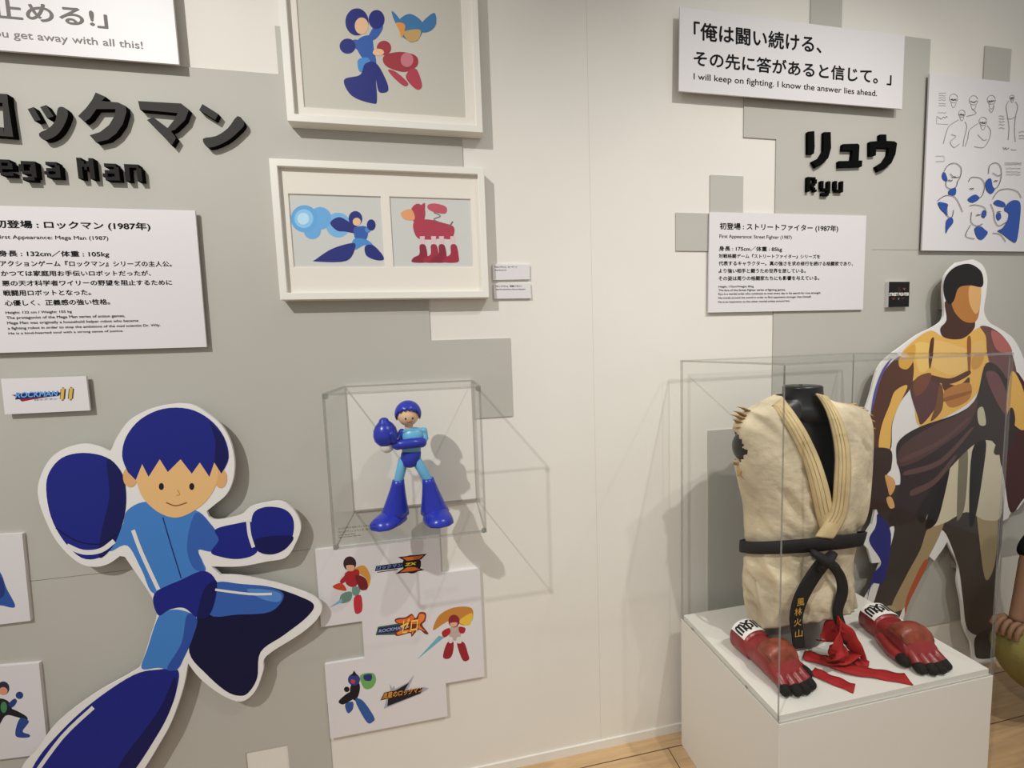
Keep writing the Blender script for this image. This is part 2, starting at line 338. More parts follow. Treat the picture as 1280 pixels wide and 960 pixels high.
# black plate
B1 = board('logo_plate', 'small square black plate with white wordmark beside the information panel', 'sign', [(1111, 352), (1137, 352), (1136, 383.5), (1110, 384)], 0.018, (222, 218, 214), bev=0)
a = Art(0.018)
a.a([(1111.2, 352.2), (1137, 352.2), (1136, 383.5), (1110.2, 384)], (8, 7, 8), False)
a.a([(1122, 360), (1125, 358), (1126, 366), (1123, 367)], (60, 22, 22), False); a.a([(1128, 360), (1132, 360), (1130.5, 363)], (130, 74, 56), False)
a.a([(1114, 373), (1119, 371.5), (1117.5, 375)], (110, 46, 36), False); a.a([(1122, 373.5), (1124, 372), (1123.5, 375)], (150, 140, 130), False); a.a([(1126, 372.6), (1131, 371.8), (1128, 374)], (95, 40, 36), False)
a.build('plate_print', B1)
text(B1, 'STREET FIGHTER', (1111.2, 370.0), (1136, 369.6), (1111.2, 366.0), 0.0188, (245, 242, 236), 0.03)

# ------------------------------------------------------------------ raised lettering
LET = 0.022
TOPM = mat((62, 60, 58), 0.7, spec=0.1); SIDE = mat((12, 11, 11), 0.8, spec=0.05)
def letter(name, label, polys, off=LET, group=None, mt=TOPM, ms=SIDE):
    mb = MB()
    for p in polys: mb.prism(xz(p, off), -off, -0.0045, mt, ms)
    o = mb.build(name); tag(o, label, 'letter', group)
    # put the origin on the letter
    c = sum((v.co for v in o.data.vertices), Vector()) / len(o.data.vertices); c.y = 0
    for v in o.data.vertices: v.co -= c
    o.location = c
z4 = lambda pts, ox=0, oy=0: [(x / 4 + ox, y / 4 + oy) for x, y in pts]
GL = 'raised charcoal katakana title'
letter('raised_letter', 'raised charcoal katakana square-shaped character cut by the frame edge', [z4([(-100, 462), (36, 470), (40, 516), (-100, 508)]), z4([(12, 514), (40, 516), (66, 684), (22, 681)]), z4([(-100, 508), (-62, 510), (-52, 675), (-90, 672)]), z4([(-52, 632), (16, 637), (22, 681), (-52, 675)])], group=GL)
letter('raised_letter', 'raised charcoal small katakana character with two short ticks', [z4([(138, 545), (168, 535), (203, 600), (172, 605)]), z4([(200, 535), (230, 525), (268, 582), (236, 592)]), z4(sm([(290, 540), (322, 538), (340, 570), (318, 630), (280, 678), (222, 700), (194, 668), (245, 640), (278, 600)], 3))], group=GL)
letter('raised_letter', 'raised charcoal katakana character shaped like a bent hook with left wing', [z4([(478, 462), (528, 484), (508, 505), (590, 512), (628, 530), (632, 560), (614, 620), (580, 668), (540, 698), (480, 712), (448, 676), (500, 660), (545, 625), (572, 580), (578, 545), (482, 545), (450, 590), (422, 610), (390, 580), (430, 540), (460, 500)])], group=GL)
letter('raised_letter', 'raised charcoal katakana character with a slanted roof and diagonal foot', [z4([(690, 505), (905, 517), (945, 548), (925, 600), (875, 648), (855, 655), (880, 690), (858, 728), (815, 680), (735, 600), (765, 585), (838, 640), (878, 590), (888, 565), (700, 548)])], group=GL)
letter('raised_letter', 'raised charcoal katakana character last in the title, tick over a sweep', [z4([(1012, 520), (1092, 570), (1076, 600), (996, 550)]), z4(sm([(1188, 580), (1222, 618), (1190, 660), (1130, 708), (1045, 738), (1014, 694), (1080, 680), (1140, 640)], 3))], group=GL)
# pixel-built Latin letters: bitmaps in the same grid the sign uses
BIT = {k: v.split() for k, v in {'e': '.#####. ##...## ####### ##..... .######', 'g': '.###### ##...## ##...## .###### .....## .#####.', 'a': '.#####. .....## .###### ##...## .######', 'M': '##...## ###.### ####### ##.#.## ##...## ##...## ##...##', 'n': '######. ##...## ##...## ##...## ##...##', 'R': '######. ##...## ##...## ######. ##.##.. ##..##. ##...##', 'y': '##...## ##...## ##...## .###### .....## .#####.', 'u': '##...## ##...## ##...## ##...## .######'}.items()}
def pixel_letter(ch, label, lb, rb, top, base_rows, off, group, mt):
    A, B = W(*lb, off), W(*rb, off); T = W(lb[0], top, off)
    rows = BIT[ch]; n = len(rows[0]); pw = (B.x - A.x) / n; ph = (T.z - A.z) / (len(rows) - base_rows)
    bm = bmesh.new(); cell = {}
    for r, row in enumerate(rows):
        for c, q in enumerate(row):
            if q == '#': cell[(c, r)] = 1
    mb = MB(); y0, y1 = -off, -0.0045
    for (c, r) in cell:
        x0 = A.x + c * pw; x1 = x0 + pw; z1 = T.z - r * ph; z0 = z1 - ph
        v = [(x0, y0, z0), (x1, y0, z0), (x1, y1, z0), (x0, y1, z0), (x0, y0, z1), (x1, y0, z1), (x1, y1, z1), (x0, y1, z1)]
        mb.add(v, [[0, 1, 5, 4]], mt)
        for d, f in (((0, 1), [3, 2, 1, 0]), ((0, -1), [4, 5, 6, 7]), ((1, 0), [1, 2, 6, 5]), ((-1, 0), [3, 0, 4, 7])):
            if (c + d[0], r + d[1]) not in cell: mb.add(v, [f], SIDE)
    o = mb.build('raised_letter'); tag(o, label, 'letter', group)
    c = sum((v.co for v in o.data.vertices), Vector()) / len(o.data.vertices); c.y = 0
    for v in o.data.vertices: v.co -= c
    o.location = c
MP = mat((40, 38, 37), 0.7, spec=0.08)
G2 = 'raised pixel lettering under the katakana title'
for ch, lab, x0, x1, yb, yt, bd in (('e', 'raised dark pixel letter e cut by the frame edge', -2, 17, 219, 199, 0), ('g', 'raised dark pixel letter g with descender below its neighbours', 25, 46, 221, 201, 1), ('a', 'raised dark pixel letter a next to the g', 56, 76, 221.5, 202, 0),
                      ('M', 'raised dark pixel capital M', 98, 119, 223, 197, 0), ('a', 'raised dark pixel letter a between M and n', 129, 150, 225, 204, 0), ('n', 'raised dark pixel letter n ending the word', 157, 178, 226, 205, 0)):
    pixel_letter(ch, lab, (x0, yb), (x1, yb + 0.9), yt, bd, 0.022, G2, MP)
BK = mat((7, 7, 7), 0.7, spec=0.05); GR = 'raised black katakana name'
letter('raised_letter', 'raised black katakana character of two upright strokes', [z4([(680, 658), (712, 655), (714, 735), (710, 768), (680, 768)], 840), z4([(760, 660), (794, 660), (796, 740), (782, 790), (750, 822), (720, 838), (702, 806), (738, 788), (758, 755)], 840)], 0.016, GR, BK, BK)
letter('raised_letter', 'raised black small katakana character like a low step', [z4([(855, 720), (930, 718), (938, 726), (934, 802), (952, 802), (950, 832), (834, 836), (834, 805), (898, 804), (904, 752), (852, 752)], 840)], 0.016, GR, BK, BK)
letter('raised_letter', 'raised black katakana character with a cap stroke and long tail', [z4([(1040, 672), (1072, 672), (1073, 704), (1112, 706), (1126, 716), (1118, 770), (1098, 815), (1062, 846), (1034, 858), (1020, 832), (1058, 808), (1080, 775), (1086, 740), (1022, 738), (1020, 776), (990, 778), (990, 708), (1040, 704)], 840)], 0.016, GR, BK, BK)
G3 = 'raised pixel lettering under the black katakana name'
for ch, lab, x0, x1, yb, yt, bd in (('R', 'raised black pixel capital R', 1009, 1021, 239, 221, 0), ('y', 'raised black pixel letter y with a descender', 1026, 1038, 238, 226, 2), ('u', 'raised black pixel letter u after the y', 1043, 1054, 239.5, 226, 0)):
    pixel_letter(ch, lab, (x0, yb), (x1, yb + 0.4), yt, bd, 0.016, G3, BK)

# ------------------------------------------------------------------ framed pictures
FR = mat((232, 229, 220), 0.4); MATB = mat((232, 226, 215), 0.8); GLASS = clear('frame_glazing', refl=0.5)
def frame(label, x0, x1, z0, z1, windows, depth=0.045, wd=0.022, paper=(200, 196, 184)):
    root = empty('picture_frame', ((x0 + x1) / 2, 0, z0), label, 'picture')
    mb = MB(); y = -depth
    o = [(x0, z0), (x1, z0), (x1, z1), (x0, z1)]; i = [(x0 + wd, z0 + wd), (x1 - wd, z0 + wd), (x1 - wd, z1 - wd), (x0 + wd, z1 - wd)]
    vs = [(x, y, z) for x, z in o] + [(x, y, z) for x, z in i] + [(x, y + 0.02, z) for x, z in i] + [(x, -0.0045, z) for x, z in o]
    fs = []
    for k in range(4):
        j = (k + 1) % 4
        fs += [[k, j, 4 + j, 4 + k], [4 + k, 4 + j, 8 + j, 8 + k], [12 + k, 12 + j, j, k]]
    fs.append([15, 14, 13, 12])
    mb.add(vs, fs, FR); fo = mb.build('frame', root, fix=True)
    bv = fo.modifiers.new('edge', 'BEVEL'); bv.width = 0.0015; bv.segments = 2; bv.limit_method = 'ANGLE'
    ym = y + 0.014; mb = MB()           # mat board with bevelled windows
    X = sorted({i[0][0], i[1][0]} | {w_[k] for w_ in windows for k in (0, 1)}); Z = sorted({i[0][1], i[2][1]} | {w_[k] for w_ in windows for k in (2, 3)})
    for p in range(len(X) - 1):
        for q in range(len(Z) - 1):
            cx, cz = (X[p] + X[p + 1]) / 2, (Z[q] + Z[q + 1]) / 2
            if not any(w_[0] < cx < w_[1] and w_[2] < cz < w_[3] for w_ in windows):
                mb.add([(X[p], ym, Z[q]), (X[p + 1], ym, Z[q]), (X[p + 1], ym, Z[q + 1]), (X[p], ym, Z[q + 1])], [[0, 1, 2, 3]], MATB)
    for a0, a1, b0, b1 in windows:
        A = [(a0, ym, b0), (a1, ym, b0), (a1, ym, b1), (a0, ym, b1)]; B = [(a0 + .002, ym + .004, b0 + .002), (a1 - .002, ym + .004, b0 + .002), (a1 - .002, ym + .004, b1 - .002), (a0 + .002, ym + .004, b1 - .002)]
        mb.add(A + B, [[k, 4 + k, 4 + (k + 1) % 4, (k + 1) % 4] for k in range(4)], MATB)
    mb.build('mat_board', root)
    for a0, a1, b0, b1 in windows:
        mb = MB(); mb.box((a0 - .004, ym + .0041, b0 - .004), (a1 + .004, ym + .006, b1 + .004), mat(paper, 0.7)); mb.build('picture_sheet', root)
    mb = MB(); mb.box((x0 + wd - .003, y + 0.0095, z0 + wd - .003), (x1 - wd + .003, y + 0.0115, z1 - wd + .003), GLASS); mb.build('glazing', root)
    return root, -(ym + .0041)
A_, B_ = W(360, 151, .045), W(603.7, 163.7, .045)
wl = W(380, 134, .03); wr = W(583, 145.7, .03)
f1, po = frame('white frame hanging highest, holding one beige sheet with three cartoon shapes', A_.x - .002, B_.x, A_.z, A_.z + 0.53, [(wl.x, wr.x, wl.z, wl.z + 0.41)])
z5 = lambda pts: [(x / 4 + 320, y / 4) for x, y in pts]
a = Art(po)
NAVY, BLUE, LB, SKIN = (28, 38, 120), (48, 92, 170), (70, 140, 205), (232, 190, 150)
# plain faceless runner, four-legged shape and bird shape
a.a(z5([(520, 190), (575, 180), (590, 250), (600, 320), (560, 330), (530, 290), (500, 230)]), BLUE)
a.a(z5([(510, 200), (470, 210), (500, 245), (530, 250)]), BLUE); a.e(320 + 458 / 4, 231 / 4, 10, 9.5, NAVY)
a.a(z5([(560, 190), (600, 120), (635, 130), (620, 170), (590, 200)]), BLUE); a.e(320 + 603 / 4, 98 / 4, 10, 12, NAVY)
a.a(z5([(510, 300), (560, 290), (570, 330), (520, 360)]), LB); a.a(z5([(545, 320), (600, 315), (650, 400), (660, 455), (615, 460), (600, 400), (605, 500), (585, 518), (480, 480), (440, 400), (520, 375)]), NAVY)
a.e(320 + 505 / 4, 110 / 4, 14.5, 17, NAVY); a.e(320 + 528 / 4, 130 / 4, 8.5, 10.5, SKIN)
a.a(z5([(640, 280), (720, 260), (800, 280), (805, 330), (740, 360), (650, 330)]), (160, 50, 62)); a.e(320 + 640 / 4, 240 / 4, 9, 9, (160, 50, 62)); a.e(320 + 612 / 4, 262 / 4, 7, 4.5, SKIN)
a.a(z5([(660, 350), (700, 360), (760, 415), (740, 430), (690, 390)]), (176, 62, 78)); a.a(z5([(770, 350), (805, 350), (830, 430), (800, 446), (750, 390)]), (176, 62, 78)); a.e(320 + 755 / 4, 300 / 4, 8, 9, (200, 120, 130))
a.a(z5([(715, 100), (770, 70), (830, 110), (828, 170), (790, 205), (740, 190), (712, 140)]), (60, 118, 168)); a.a(z5([(720, 100), (680, 55), (690, 100), (715, 140)]), (60, 118, 168)); a.a(z5([(825, 120), (890, 65), (900, 120), (870, 155), (830, 160)]), (60, 118, 168))
a.a(z5([(700, 115), (745, 125), (730, 190), (716, 150)]), (226, 150, 60)); a.a(z5([(740, 160), (820, 150), (810, 200), (765, 208)]), (196, 160, 100))
a.build('picture_print', f1)

TL, TR, BR_, BL_ = W(336.3, 197.4, .045), W(606, 209.5, .045), W(610.5, 372, .045), W(349.5, 374.6, .045)
z6 = lambda pts: [(x / 3.5556 + 320, y / 3.5556 + 180) for x, y in pts]
w1 = [W(*p, .03) for p in z6([(145, 220), (557, 232), (573, 548), (165, 548)])]; w2 = [W(*p, .03) for p in z6([(595, 233), (955, 243), (967, 549), (608, 548)])]
f2, po = frame('wide white frame with two pictures side by side above the small display case', (TL.x + BL_.x) / 2, (TR.x + BR_.x) / 2, (BL_.z + BR_.z) / 2, (TL.z + TR.z) / 2,
               [((w1[0].x + w1[3].x) / 2, (w1[1].x + w1[2].x) / 2, w1[3].z, w1[0].z), ((w2[0].x + w2[3].x) / 2, (w2[1].x + w2[2].x) / 2, w2[3].z, w2[0].z)], paper=(206, 206, 202))
a = Art(po)
PB = (96, 166, 222)
for cx, cy, r, c in ((365, 360, 55, (118, 180, 228)), (285, 330, 50, (104, 170, 224)), (250, 385, 38, (104, 170, 224)), (215, 332, 60, (96, 166, 222)), (213, 332, 42, (140, 198, 236)), (210, 332, 26, (188, 224, 244))):
    a.e(cx / 3.5556 + 320, cy / 3.5556 + 180, r / 3.5556, r / 3.5556, c)
a.a(z6([(330, 350), (370, 325), (420, 350), (470, 380), (460, 400), (400, 390), (360, 385)]), NAVY)
a.a(z6([(440, 370), (495, 370), (490, 425), (450, 430), (435, 400)]), BLUE); a.a(z6([(440, 420), (490, 425), (520, 450), (480, 450), (440, 470), (425, 450)]), LB)
a.a(z6([(430, 440), (440, 465), (400, 520), (265, 522), (270, 510), (340, 465)]), NAVY); a.a(z6([(485, 455), (520, 450), (560, 490), (566, 515), (530, 515), (490, 495)]), NAVY)
a.a(z6([(490, 370), (510, 380), (500, 395), (485, 385)]), LB); a.e(512 / 3.5556 + 320, 360 / 3.5556 + 180, 5.5, 7, NAVY)
a.e(442 / 3.5556 + 320, 332 / 3.5556 + 180, 8.5, 9.5, NAVY); a.e(448 / 3.5556 + 320, 346 / 3.5556 + 180, 5, 5, SKIN)
a.build('picture_print', f2); a = Art(po)
RD = (172, 60, 78)
a.a(z6([(700, 350), (760, 335), (830, 350), (880, 370), (870, 420), (820, 420), (770, 425), (715, 415)]), RD)
a.a(z6([(690, 290), (720, 265), (750, 290), (750, 330), (735, 350), (700, 345)]), RD); a.a(z6([(645, 305), (690, 290), (705, 335), (660, 335)]), (226, 160, 110)); a.a(z6([(725, 285), (750, 262), (748, 300)]), RD)
for x in (740, 790, 825, 875): a.a(z6([(x - 12, 410), (x + 10, 410), (x + 8, 455), (x - 8, 455)]), (222, 190, 196), False)
for x, c in ((740, (140, 36, 58)), (790, (160, 44, 66)), (825, (140, 36, 58)), (878, (160, 44, 66))): a.a(z6([(x - 12, 450), (x + 12, 450), (x + 22, 495), (x + 18, 525), (x - 45, 525), (x - 40, 505), (x - 14, 490)]), c)
a.a(z6([(765, 270), (800, 265), (845, 280), (842, 308), (800, 305), (766, 290)]), (190, 84, 100)); a.line(z6([(790, 305), (820, 320), (790, 335), (820, 350)]), 1.2, (120, 112, 110)); a.line(z6([(855, 372), (875, 345)]), 1.6, (110, 104, 102), False)
a.build('picture_print', f2)

# ------------------------------------------------------------------ sketch board
_s1, _s2, _s3 = W(1164.8, 92, .018), W(1150, 313, .018), W(1330, 110.7, .018)
S1 = board('sketch_board', 'white board of pencil sketches and blue ink washes above the fighter cutout', 'picture', [(1164.8, 92), (1330, 110.7), (1340, 318.8), (1150, 313)], 0.018, thick=0.006)
_me = S1.children[0].data
for _v in _me.vertices:
    _v.co.x = (_s1.x + _s2.x) / 2 if _v.co.x < _s3.x - .2 else _s3.x
    _v.co.z = _s1.z if _v.co.z > (_s1.z + _s2.z) / 2 else _s2.z
a = Art(0.018); PEN = (142, 138, 134); PD = (84, 80, 78); UB = (38, 78, 160)
q7 = lambda pts: [(x / 8.725 + 1160, y / 8.725 + 95) for x, y in pts]
q8 = lambda pts: [(x / 8 + 1160, y / 8 + 195) for x, y in pts]
def scrib(x0, x1, y, f_=q7, n=9, amp=6, wd=0.55, c=PEN): a.line(f_([(x0 + (x1 - x0) * i / n, y + random.uniform(-amp, amp)) for i in range(n + 1)]), wd, c)
for y in (190, 215, 240, 265, 300, 325): scrib(115, 195, y)
scrib(105, 200, 400); scrib(105, 210, 455, amp=16, c=PD); a.line(q7([(95, 435), (92, 522), (220, 530)]), 0.5, PEN, False)
for cx, cy, r in ((278, 245, 48), (495, 265, 50), (690, 260, 48), (368, 410, 38), (598, 495, 45), (915, 235, 26), (1120, 240, 26)):
    a.line(q7([(cx + r * math.cos(t) * 0.95, cy + r * math.sin(t)) for t in [i * 0.55 for i in range(12)]]), 0.6, PEN)
    a.line(q7([(cx - r * .7, cy + r * .2), (cx, cy + r * .45), (cx + r * .7, cy + r * .1)]), 0.9, PD)
    a.line(q7([(cx - r * .6, cy + r * .9), (cx - r * .3, cy + r * 1.9), (cx + r * .2, cy + r * 2), (cx + r * .6, cy + r)]), 0.5, PEN)
    scrib(cx - r * .6, cx + r * .6, cy + r * .35, n=7, amp=10, wd=0.8, c=PD)
for pts in ([(330, 480), (230, 545), (190, 640), (165, 740)], [(400, 500), (420, 560), (390, 690), (380, 770)], [(250, 640), (300, 660), (240, 720), (280, 780), (340, 740)], [(540, 520), (450, 590), (430, 690), (400, 770)],
            [(640, 540), (680, 600), (660, 700), (600, 780), (500, 770)], [(880, 270), (850, 330), (860, 420), (880, 560), (870, 700)], [(950, 280), (975, 340), (950, 450), (940, 600), (950, 720)], [(860, 460), (900, 470), (960, 440)], [(540, 640), (600, 700), (640, 690)], [(480, 360), (520, 410), (420, 440)], [(660, 360), (690, 400), (720, 330)]):
    a.line(q7(pts), 0.6, PEN)
for y in (440, 470, 500, 530, 570): scrib(770, 830, y)
for y in (610, 650, 680): scrib(985, 1060, y)
scrib(810, 880, 790, amp=14, c=PD); scrib(900, 960, 805)
a.line(q7([(80, 875), (170, 875), (175, 930), (80, 935)]), 0.5, PEN, False)
wash = lambda pts: a.a(q8(pts), UB, True, 4)
wash([(150, 160), (175, 185), (190, 250), (150, 240), (135, 200)]); wash([(205, 345), (270, 320), (268, 390), (205, 385)])
wash([(440, 395), (480, 390), (508, 428), (440, 468), (392, 435)]); wash([(590, 235), (625, 230), (640, 300), (662, 340), (625, 380), (580, 340), (570, 270)])
wash([(95, 465), (160, 470), (195, 490), (180, 540), (185, 600), (160, 570), (120, 530)]); wash([(185, 635), (235, 620), (245, 670), (195, 735), (175, 775), (172, 700)])
wash([(460, 725), (520, 705), (560, 735), (592, 770), (540, 835), (490, 820)]); wash([(545, 545), (580, 560), (560, 620), (530, 600)]); wash([(680, 580), (715, 570), (725, 620), (700, 645), (680, 620)])
wash([(770, 500), (840, 445), (915, 470), (912, 640), (880, 850), (830, 850), (740, 780), (690, 750), (740, 720), (790, 640), (800, 575), (760, 545)]); wash([(650, 470), (690, 440), (760, 470), (760, 510), (690, 500)])
for pts in ([(155, 155), (200, 90), (270, 75), (325, 120), (320, 200), (290, 260)], [(178, 235), (175, 300), (215, 330), (275, 310), (290, 250)], [(600, 180), (610, 100), (670, 70), (720, 110), (725, 220), (690, 310), (650, 330)],
            [(400, 260), (430, 215), (520, 225), (560, 290), (540, 390), (500, 425)], [(90, 450), (160, 400), (240, 400), (290, 450), (340, 560)], [(185, 500), (190, 600), (235, 610), (250, 540)], [(410, 500), (470, 490), (560, 520), (575, 600)], [(430, 560), (425, 660), (480, 700), (540, 680)],
            [(640, 430), (700, 350), (800, 330), (890, 360), (925, 420)], [(620, 480), (650, 560), (660, 640), (700, 700), (780, 660)], [(420, 690), (370, 800), (460, 830)], [(640, 770), (720, 790), (770, 860)], [(215, 180), (260, 215), (310, 210)], [(640, 170), (690, 200), (720, 190)]):
    a.line(q8(pts), 0.7, PD)
for y in (72, 85): scrib(760, 930, y, q8)
for y in (125, 160, 185): scrib(775, 920, y, q8)
for x, y in ((215, 245), (250, 215), (495, 590), (670, 250), (700, 560), (430, 330)): scrib(x - 20, x + 22, y, q8, 5, 6, 0.9, (50, 48, 54))
a.build('sketch_print', S1)

# ------------------------------------------------------------------ pixel-stepped white board with three small figures and logos
SB = board('character_board', 'white stepped board under the small case with three figures and logos', 'sign', [(392.5, 686), (551, 671), (551.5, 716), (600, 711), (605, 846), (558, 854), (559, 897), (412, 923), (404.5, 831), (455, 823), (453, 777), (400, 785)], 0.014)
o = SB.children[0]; bpy.data.objects.remove(o)
mb = MB(); g_ = [(-0.437, 0.952), (-0.022, 0.952), (-0.022, 0.812), (0.117, 0.812), (0.117, 0.3905), (-0.026, 0.3905), (-0.026, 0.26), (-0.435, 0.26), (-0.435, 0.538), (-0.3025, 0.538), (-0.3025, 0.676), (-0.437, 0.676)]
mb.prism([(x * (1.4371 - .014) / 1.4371, z + .014 / 1.4371 * (1.6 - z)) for x, z in g_], -0.014, -0.0002, mat((221, 217, 218), 0.42, spec=0.35)); mb.build('board', SB)
a = Art(0.014)
p3 = lambda pts: [(x / 3.2 + 380, y / 3.2 + 660) for x, y in pts]
# red figure
RED, GOLD, DRK = (170, 40, 48), (214, 150, 66), (60, 34, 40)
a.a(p3([(200, 165), (240, 150), (265, 190), (262, 225), (245, 250), (250, 205), (225, 185)]), GOLD); a.a(p3([(115, 232), (150, 220), (170, 250), (130, 245)]), (200, 70, 40))
a.a(p3([(165, 180), (215, 165), (220, 200), (205, 235), (170, 225)]), RED); a.a(p3([(195, 235), (225, 240), (215, 270), (195, 265)]), (110, 150, 140)); a.a(p3([(150, 265), (190, 255), (185, 290), (145, 300)]), (110, 140, 130)); a.a(p3([(102, 318), (150, 282), (155, 296)]), (130, 180, 204), False)
a.a(p3([(200, 280), (228, 270), (232, 330), (205, 340)]), (190, 50, 60)); a.e(380 + 183 / 3.2, 660 + 142 / 3.2, 8, 9, DRK); a.a(p3([(170, 150), (200, 150), (198, 170), (175, 170)]), (224, 170, 140)); a.a(p3([(205, 190), (245, 200), (255, 240), (225, 245)]), (120, 34, 40)); a.a(p3([(145, 210), (170, 185), (175, 205), (152, 222)]), RED)
a.build('figure_print', SB); a = Art(0.014)
# red and gold figure with a blue blade
a.a(p3([(516, 408), (540, 350), (600, 318), (670, 320), (672, 370), (640, 390), (590, 370), (555, 385)]), (196, 130, 60)); a.a(p3([(620, 370), (672, 340), (665, 385), (640, 388)]), (228, 186, 70))
a.a(p3([(452, 526), (540, 430), (560, 438)]), (110, 174, 190), False); a.a(p3([(580, 400), (625, 395), (625, 435), (600, 450), (580, 430)]), (190, 170, 160)); a.a(p3([(552, 415), (580, 400), (585, 420), (560, 438)]), RED); a.a(p3([(620, 395), (645, 400), (640, 420), (622, 418)]), RED)
a.e(380 + 600 / 3.2, 660 + 372 / 3.2, 7, 8, (140, 40, 50)); a.a(p3([(585, 380), (612, 378), (608, 392), (590, 394)]), (224, 170, 140)); a.a(p3([(572, 460), (597, 455), (595, 500), (580, 522), (556, 515)]), (150, 38, 48)); a.a(p3([(612, 460), (640, 458), (655, 500), (660, 525), (635, 528)]), (150, 38, 48)); a.a(p3([(582, 435), (595, 440), (592, 458), (580, 458)]), (220, 214, 206)); a.a(p3([(610, 440), (625, 435), (630, 458), (614, 460)]), (220, 214, 206))
a.build('figure_print', SB); a = Art(0.014)
# dark and blue figure with green sleeve
a.a(p3([(225, 590), (275, 580), (288, 610), (270, 640), (240, 640)]), (110, 170, 90)); a.a(p3([(240, 588), (270, 585), (268, 610), (242, 608)]), (44, 52, 120)); a.a(p3([(190, 625), (220, 620), (222, 655), (205, 690), (185, 665)]), (26, 24, 28)); a.a(p3([(140, 690), (185, 655), (205, 675), (170, 700), (150, 705)]), (26, 24, 28)); a.a(p3([(165, 705), (195, 695), (195, 725), (175, 740)]), (52, 84, 150))
a.a(p3([(205, 690), (235, 690), (280, 755), (275, 775), (250, 775)]), (52, 90, 156)); a.e(380 + 200 / 3.2, 660 + 606 / 3.2, 7.5, 7.5, (52, 60, 130)); a.a(p3([(190, 605), (205, 610), (200, 622), (188, 618)]), (190, 70, 70)); a.e(380 + 171 / 3.2, 660 + 645 / 3.2, 3.4, 3.4, (26, 24, 28)); a.a(p3([(190, 590), (200, 570), (215, 590)]), (30, 26, 34), False)
a.build('figure_print', SB)
a = Art(0.0145)                                # logos
g1 = lambda pts: [(x / 16 + 460, y / 16 + 680) for x, y in pts]
a.e(460 + 875 / 16, 680 + 405 / 16, 11.5, 11.5, (24, 20, 26))
for pts in ([(600, 262), (1175, 195), (1060, 310), (760, 350)], [(555, 595), (770, 440), (950, 440), (1130, 520), (900, 560)], [(760, 440), (800, 350), (1000, 320), (960, 420)]): a.a(g1(pts), (36, 22, 24), False)
for pts in ([(680, 272), (1110, 225), (1030, 300), (780, 335)], [(640, 565), (790, 460), (940, 460), (1050, 510), (880, 540)]): a.a(g1(pts), (206, 104, 44), False)
a.a(g1([(140, 540), (160, 440), (700, 370), (690, 470)]), (30, 34, 66), False); a.line(g1([(185, 565), (600, 505)]), 0.9, (50, 48, 56), False); a.a(g1([(1025, 345), (1060, 335), (1050, 445), (1025, 445)]), (26, 22, 26), False)
a.build('logo_print', SB); a = Art(0.0145)
g2 = lambda pts: [(x / 9.143 + 460, y / 9.143 + 755) for x, y in pts]
a.a(g2([(88, 355), (115, 260), (330, 225), (460, 240), (330, 350)]), (64, 92, 78), False); a.a(g2([(108, 345), (125, 272), (420, 235), (420, 310)]), (40, 44, 80), False)
a.a(g2([(305, 185), (340, 160), (430, 150), (500, 112), (545, 160), (590, 95), (660, 105), (655, 190), (620, 240), (690, 335), (650, 340), (580, 290), (500, 372), (480, 330), (340, 365), (305, 335), (350, 300), (470, 260), (340, 225)]), (120, 50, 40), True)
a.a(g2([(320, 190), (360, 175), (440, 165), (500, 130), (530, 165), (470, 210), (360, 220)]), (226, 110, 50)); a.a(g2([(330, 335), (380, 300), (520, 285), (580, 230), (480, 225), (560, 185), (590, 115), (645, 120), (640, 180), (590, 240), (650, 310), (560, 275), (505, 345), (490, 315), (360, 350)]), (234, 130, 60))
a.build('logo_print', SB); a = Art(0.0145)
g3 = lambda pts: [(x / 9.846 + 410, y / 9.846 + 830) for x, y in pts]
a.a(g3([(640, 450), (690, 350), (770, 330), (760, 245), (790, 300), (815, 265), (820, 310), (980, 230), (1060, 135), (980, 320), (1180, 285), (1240, 300), (1130, 370), (690, 550), (720, 430)]), (168, 168, 178), False)
a.a(g3([(650, 445), (690, 355), (770, 335), (830, 325), (970, 245), (1000, 225), (940, 330), (1170, 290), (1140, 360), (730, 520), (740, 425)]), (32, 28, 36), False)
a.build('logo_print', SB)
text(SB, 'ロックマン', (470.3, 712.7), (503, 708.2), (470.3, 708), 0.0165, (122, 150, 200), 0.03, 'logo_lettering', shear=0.25)
text(SB, 'ZX', (506, 707.8), (521, 705.6), (506, 704.2), 0.0172, (220, 200, 60), 0.05, 'logo_lettering', shear=0.2)
text(SB, 'ROCKMAN', (473.5, 791.6), (506, 785.4), (473.5, 787.4), 0.0172, (150, 164, 205), 0.03, 'logo_lettering', shear=0.2)
text(SB, 'ゼロ', (501, 792.0), (524, 789), (501, 774), 0.0175, (244, 196, 96), 0.02, 'logo_lettering', shear=0.3)
text(SB, '流星のロックマン', (478, 873.8), (529, 864.8), (478, 866.2), 0.0172, (214, 146, 66), 0.03, 'logo_lettering', shear=0.2)

